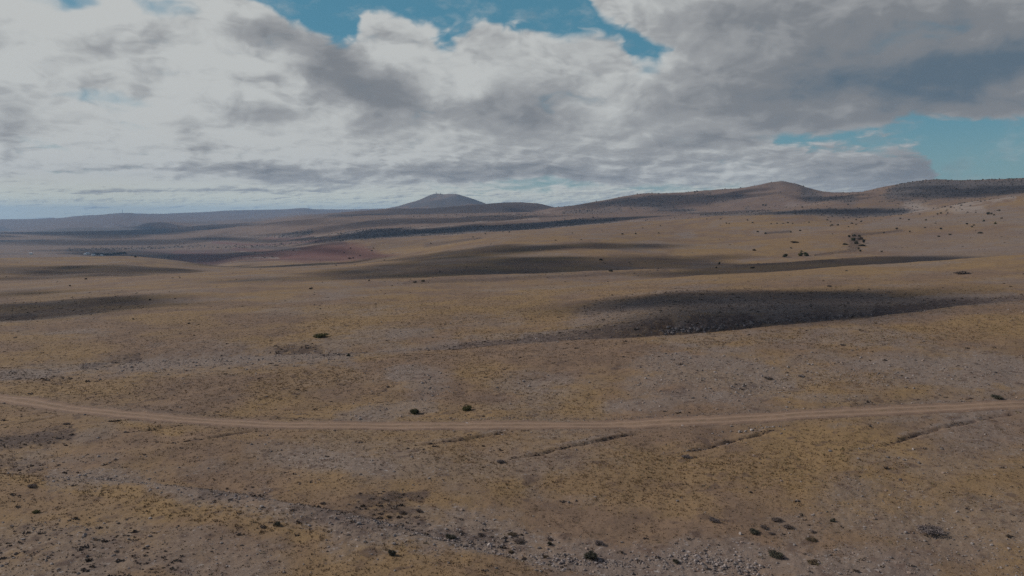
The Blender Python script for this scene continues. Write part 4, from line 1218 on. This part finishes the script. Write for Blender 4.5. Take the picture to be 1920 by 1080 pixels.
def field(v, k):
    w_ = b.new('ShaderNodeVectorMath', operation='ADD'); b.l.new(v, w_.inputs[0])
    nz = b.new('ShaderNodeTexNoise'); b.l.new(v, nz.inputs['Vector']); nz.inputs['Scale'].default_value = 2.2; nz.inputs['Detail'].default_value = 3; nz.noise_dimensions = '2D'
    sc2 = b.new('ShaderNodeVectorMath', operation='MULTIPLY_ADD'); b.l.new(nz.outputs[1], sc2.inputs[0]); sc2.inputs[1].default_value = (.5, .5, 0); sc2.inputs[2].default_value = (-.25, -.25, 0)
    b.l.new(sc2.outputs[0], w_.inputs[1]); v2 = w_.outputs[0]
    return b.add(b.mul(b.sub(b.noise(v2, 1.0, 6, .58, two=True), .5), 1.3), b.mul(puff(v2, 1.7), .55))


def curve_el(pts):
    """height of an edge in the sky as a function of azimuth, from points of the photograph"""
    n = b.new('ShaderNodeFloatCurve'); cv = n.mapping.curves[0]
    P_ = sorted((( sky_ang(u, v)[0] + 45) / 90, sky_ang(u, v)[1] / 25) for u, v in pts)
    while len(cv.points) < len(P_): cv.points.new(.5, .5)
    for p_, (x_, y_) in zip(cv.points, P_):
        p_.location = (x_, min(max(y_, 0), 1)); p_.handle_type = 'AUTO'
    n.mapping.update(); n.inputs[0].default_value = 1
    b.l.new(b.m('MULTIPLY_ADD', az0, 1 / 90, .5), n.inputs[1])
    return b.mul(n.outputs[0], 25.0)


def sky_ang(u, v):
    p, t = ray(u, v)
    return float(np.degrees(p)), float(np.degrees(np.arctan(t)))


def blobs(L):
    acc = None
    for (u, v, ru, rv, rot, s) in L:
        a, e = sky_ang(u, v)
        ra, re = ru / F * DEG, rv / F * DEG
        ca, sa = math.cos(math.radians(rot)), math.sin(math.radians(rot))
        X = b.sub(az, a); Y = b.sub(el, e)
        x1 = b.mul(b.add(b.mul(X, ca), b.mul(Y, sa)), 1 / ra); y1 = b.mul(b.sub(b.mul(Y, ca), b.mul(X, sa)), 1 / re)
        d = b.add(b.mul(x1, x1), b.mul(y1, y1))
        g = b.mul(b.m('EXPONENT', b.mul(d, -1.0)), s)
        acc = g if acc is None else b.add(acc, g)
    return acc


GAPS = [(300, 4, 90, 22, 0, .50), (110, 6, 36, 18, 0, .40), (170, 186, 70, 12, -5, .26), (20, 288, 40, 8, 0, .2), (960, 352, 150, 11, 0, .30), (1270, 352, 150, 12, 0, .36),
        (1490, 258, 56, 20, 0, .42), (130, 275, 60, 10, -10, .2), (430, 245, 60, 10, 0, .16), (1130, 190, 60, 8, 0, .1), (1215, 120, 34, 26, 30, .3), (1060, 345, 60, 10, 0, .3)]
DARK = [(610, 130, 150, 50, -30, 0.508), (690, 170, 120, 32, -14, 0.41), (470, 205, 90, 22, -8, 0.312), (985, 214, 80, 30, 0, 0.451), (870, 205, 70, 20, 0, 0.246), (345, 258, 44, 30, -30, 0.207), (24, 238, 70, 40, -20, 0.271), (480, 318, 150, 11, -2, 0.41), (880, 326, 260, 14, 0, 0.369), (1700, 152, 240, 56, 4, 0.82), (1880, 130, 160, 60, 0, 0.4), (1480, 130, 150, 50, 0, 0.3), (1400, 40, 170, 50, 0, 0.28), (1780, 40, 240, 50, 0, 0.3), (1320, 264, 110, 12, 0, 0.42), (1100, 335, 130, 9, 0, 0.328), (1640, 318, 150, 24, 0, 0.3), (1720, 306, 50, 20, -20, 0.3), (1050, 290, 260, 30, 0, 0.164), (200, 346, 80, 5, 0, 0.287), (380, 345, 120, 6, 0, 0.205), (180, 372, 160, 4, 0, 0.164), (560, 345, 120, 5, 0, 0.205), (230, 120, 120, 40, 0, 0.131), (1250, 190, 160, 60, 0, 0.098)]
gap1 = b.m('MINIMUM', b.sub(el0, curve_el([(0, -130), (380, -110), (455, -15), (520, 22), (560, 46), (610, 70), (650, 74), (676, 44), (700, 30), (760, 34), (800, 48), (838, 84), (870, 78), (900, 58),
        (960, 52), (1010, 57), (1050, 70), (1110, 60), (1165, 70), (1185, 96), (1250, 100), (1275, 60), (1330, -60), (1920, -130)])),
        b.sub(curve_el([(0, -180), (1000, -170), (1070, -70), (1105, 2), (1130, 34), (1180, 58), (1240, 90), (1300, 100), (1920, 100)]), el0))
gap2 = b.m('MINIMUM', b.sub(el0, curve_el([(0, 120), (1380, 150), (1450, 262), (1500, 278), (1560, 273), (1640, 266), (1690, 270), (1720, 284), (1750, 312), (1765, 345), (1920, 395), (2100, 400)])),
        b.sub(curve_el([(0, 330), (1420, 300), (1480, 250), (1560, 246), (1640, 228), (1700, 216), (1800, 213), (1920, 214), (2200, 200)]), el0))
fA = lay(field)
fUp = lay(lambda v, k: field(shift(v, (-.10, -.09, -.07)[k], (.16, .15, .12)[k]), k))
gp = b.add(b.step(b.add(gap1, b.mul(fA, -1.2)), -.6, 1.25), b.mul(b.step(b.add(gap2, b.mul(fA, -1.2)), -.6, 1.25), 1.0))
dens = b.sub(b.add(b.mul(fA, .55), .40), b.add(blobs(GAPS), b.mul(gp, .82)))
outside = b.m('MAXIMUM', b.step(el0, 17.0, 32.0), b.mul(b.step(dy, .5, .1), .6))
dens = b.sub(dens, b.mul(outside, .58))
veil = b.mul(b.step(b.noise(shift(qa, 5.1, 8.3), 2.6, 6, .62, two=True), .46, .74), b.step(el0, 24, 14, 0, .26))
cover = b.m('MAXIMUM', b.step(dens, -.30, .20), veil)
relief = b.sub(fUp, fA)
dark = b.add(blobs(DARK), b.mul(relief, .64))
dark = b.add(dark, b.step(az0, -26, 30, -.02, .26))
dark = b.sub(b.add(dark, b.mul(b.step(dens, .02, .55), .12)), .15)
white = b.mix(b.step(el0, .2, 3.0), (7.4, 7.5, 6.0), (5.5, 5.65, 5.55))
cl = b.mix(b.step(dark, -.12, .34), white, (3.15, 3.25, 3.35))
cl = b.mix(b.step(dark, .28, .62), cl, (2.15, 2.28, 2.45))
cl = b.mix(b.step(dark, .6, 1.25), cl, (1.1, 1.55, 2.0))
blue = b.mix(1.0, sky.outputs[0], (.62, .98, 1.02), 'MULTIPLY')
low = b.step(el0, 0.0, 9.0)
blue = b.mix(.75, blue, b.mix(low, (2.0, 2.85, 3.0), (.66, 2.1, 2.85)))
blue = b.mix(b.step(el0, 17.0, 35.0), blue, (.80, 1.05, 1.9))
final = b.mix(cover, blue, cl)
belowh = b.step(dz, -.03, 0.0)
final = b.mix(belowh, (1.2, 1.1, 1.0), final)
b.l.new(final, bg.inputs['Color']); bg.inputs['Strength'].default_value = SKY_S
W.cycles.sampling_method = 'MANUAL'; W.cycles.sample_map_resolution = 512

# ------------------------------------------------------------------ sun
L = bpy.data.lights.new('sun', 'SUN'); L.energy = 3.8; L.angle = math.radians(.53); L.color = (1, .93, .84)
so = bpy.data.objects.new('sun', L); COL.objects.link(so)
so.rotation_euler = Vector((-to_sun[0], -to_sun[1], -to_sun[2])).to_track_quat('-Z', 'Y').to_euler()

# ------------------------------------------------------------------ camera
cam = bpy.data.cameras.new('camera'); cam.sensor_width = 36; cam.lens = 36 * F / 1920; cam.clip_end = 150000; cam.clip_start = 1
co = bpy.data.objects.new('camera', cam); COL.objects.link(co)
co.location = (0, 0, 0); co.rotation_euler = (math.radians(90) - PITCH, 0, 0)
SC.camera = co

SC.view_settings.view_transform = 'Standard'; SC.view_settings.look = 'None'; SC.view_settings.gamma = 1; SC.view_settings.exposure = -.08
SC.cycles.sample_clamp_indirect = 2.0; SC.cycles.sample_clamp_direct = 6.0; SC.cycles.max_bounces = 4; SC.cycles.diffuse_bounces = 2; SC.cycles.volume_bounces = 1; SC.cycles.transparent_max_bounces = 8
SC.cycles.use_denoising = False
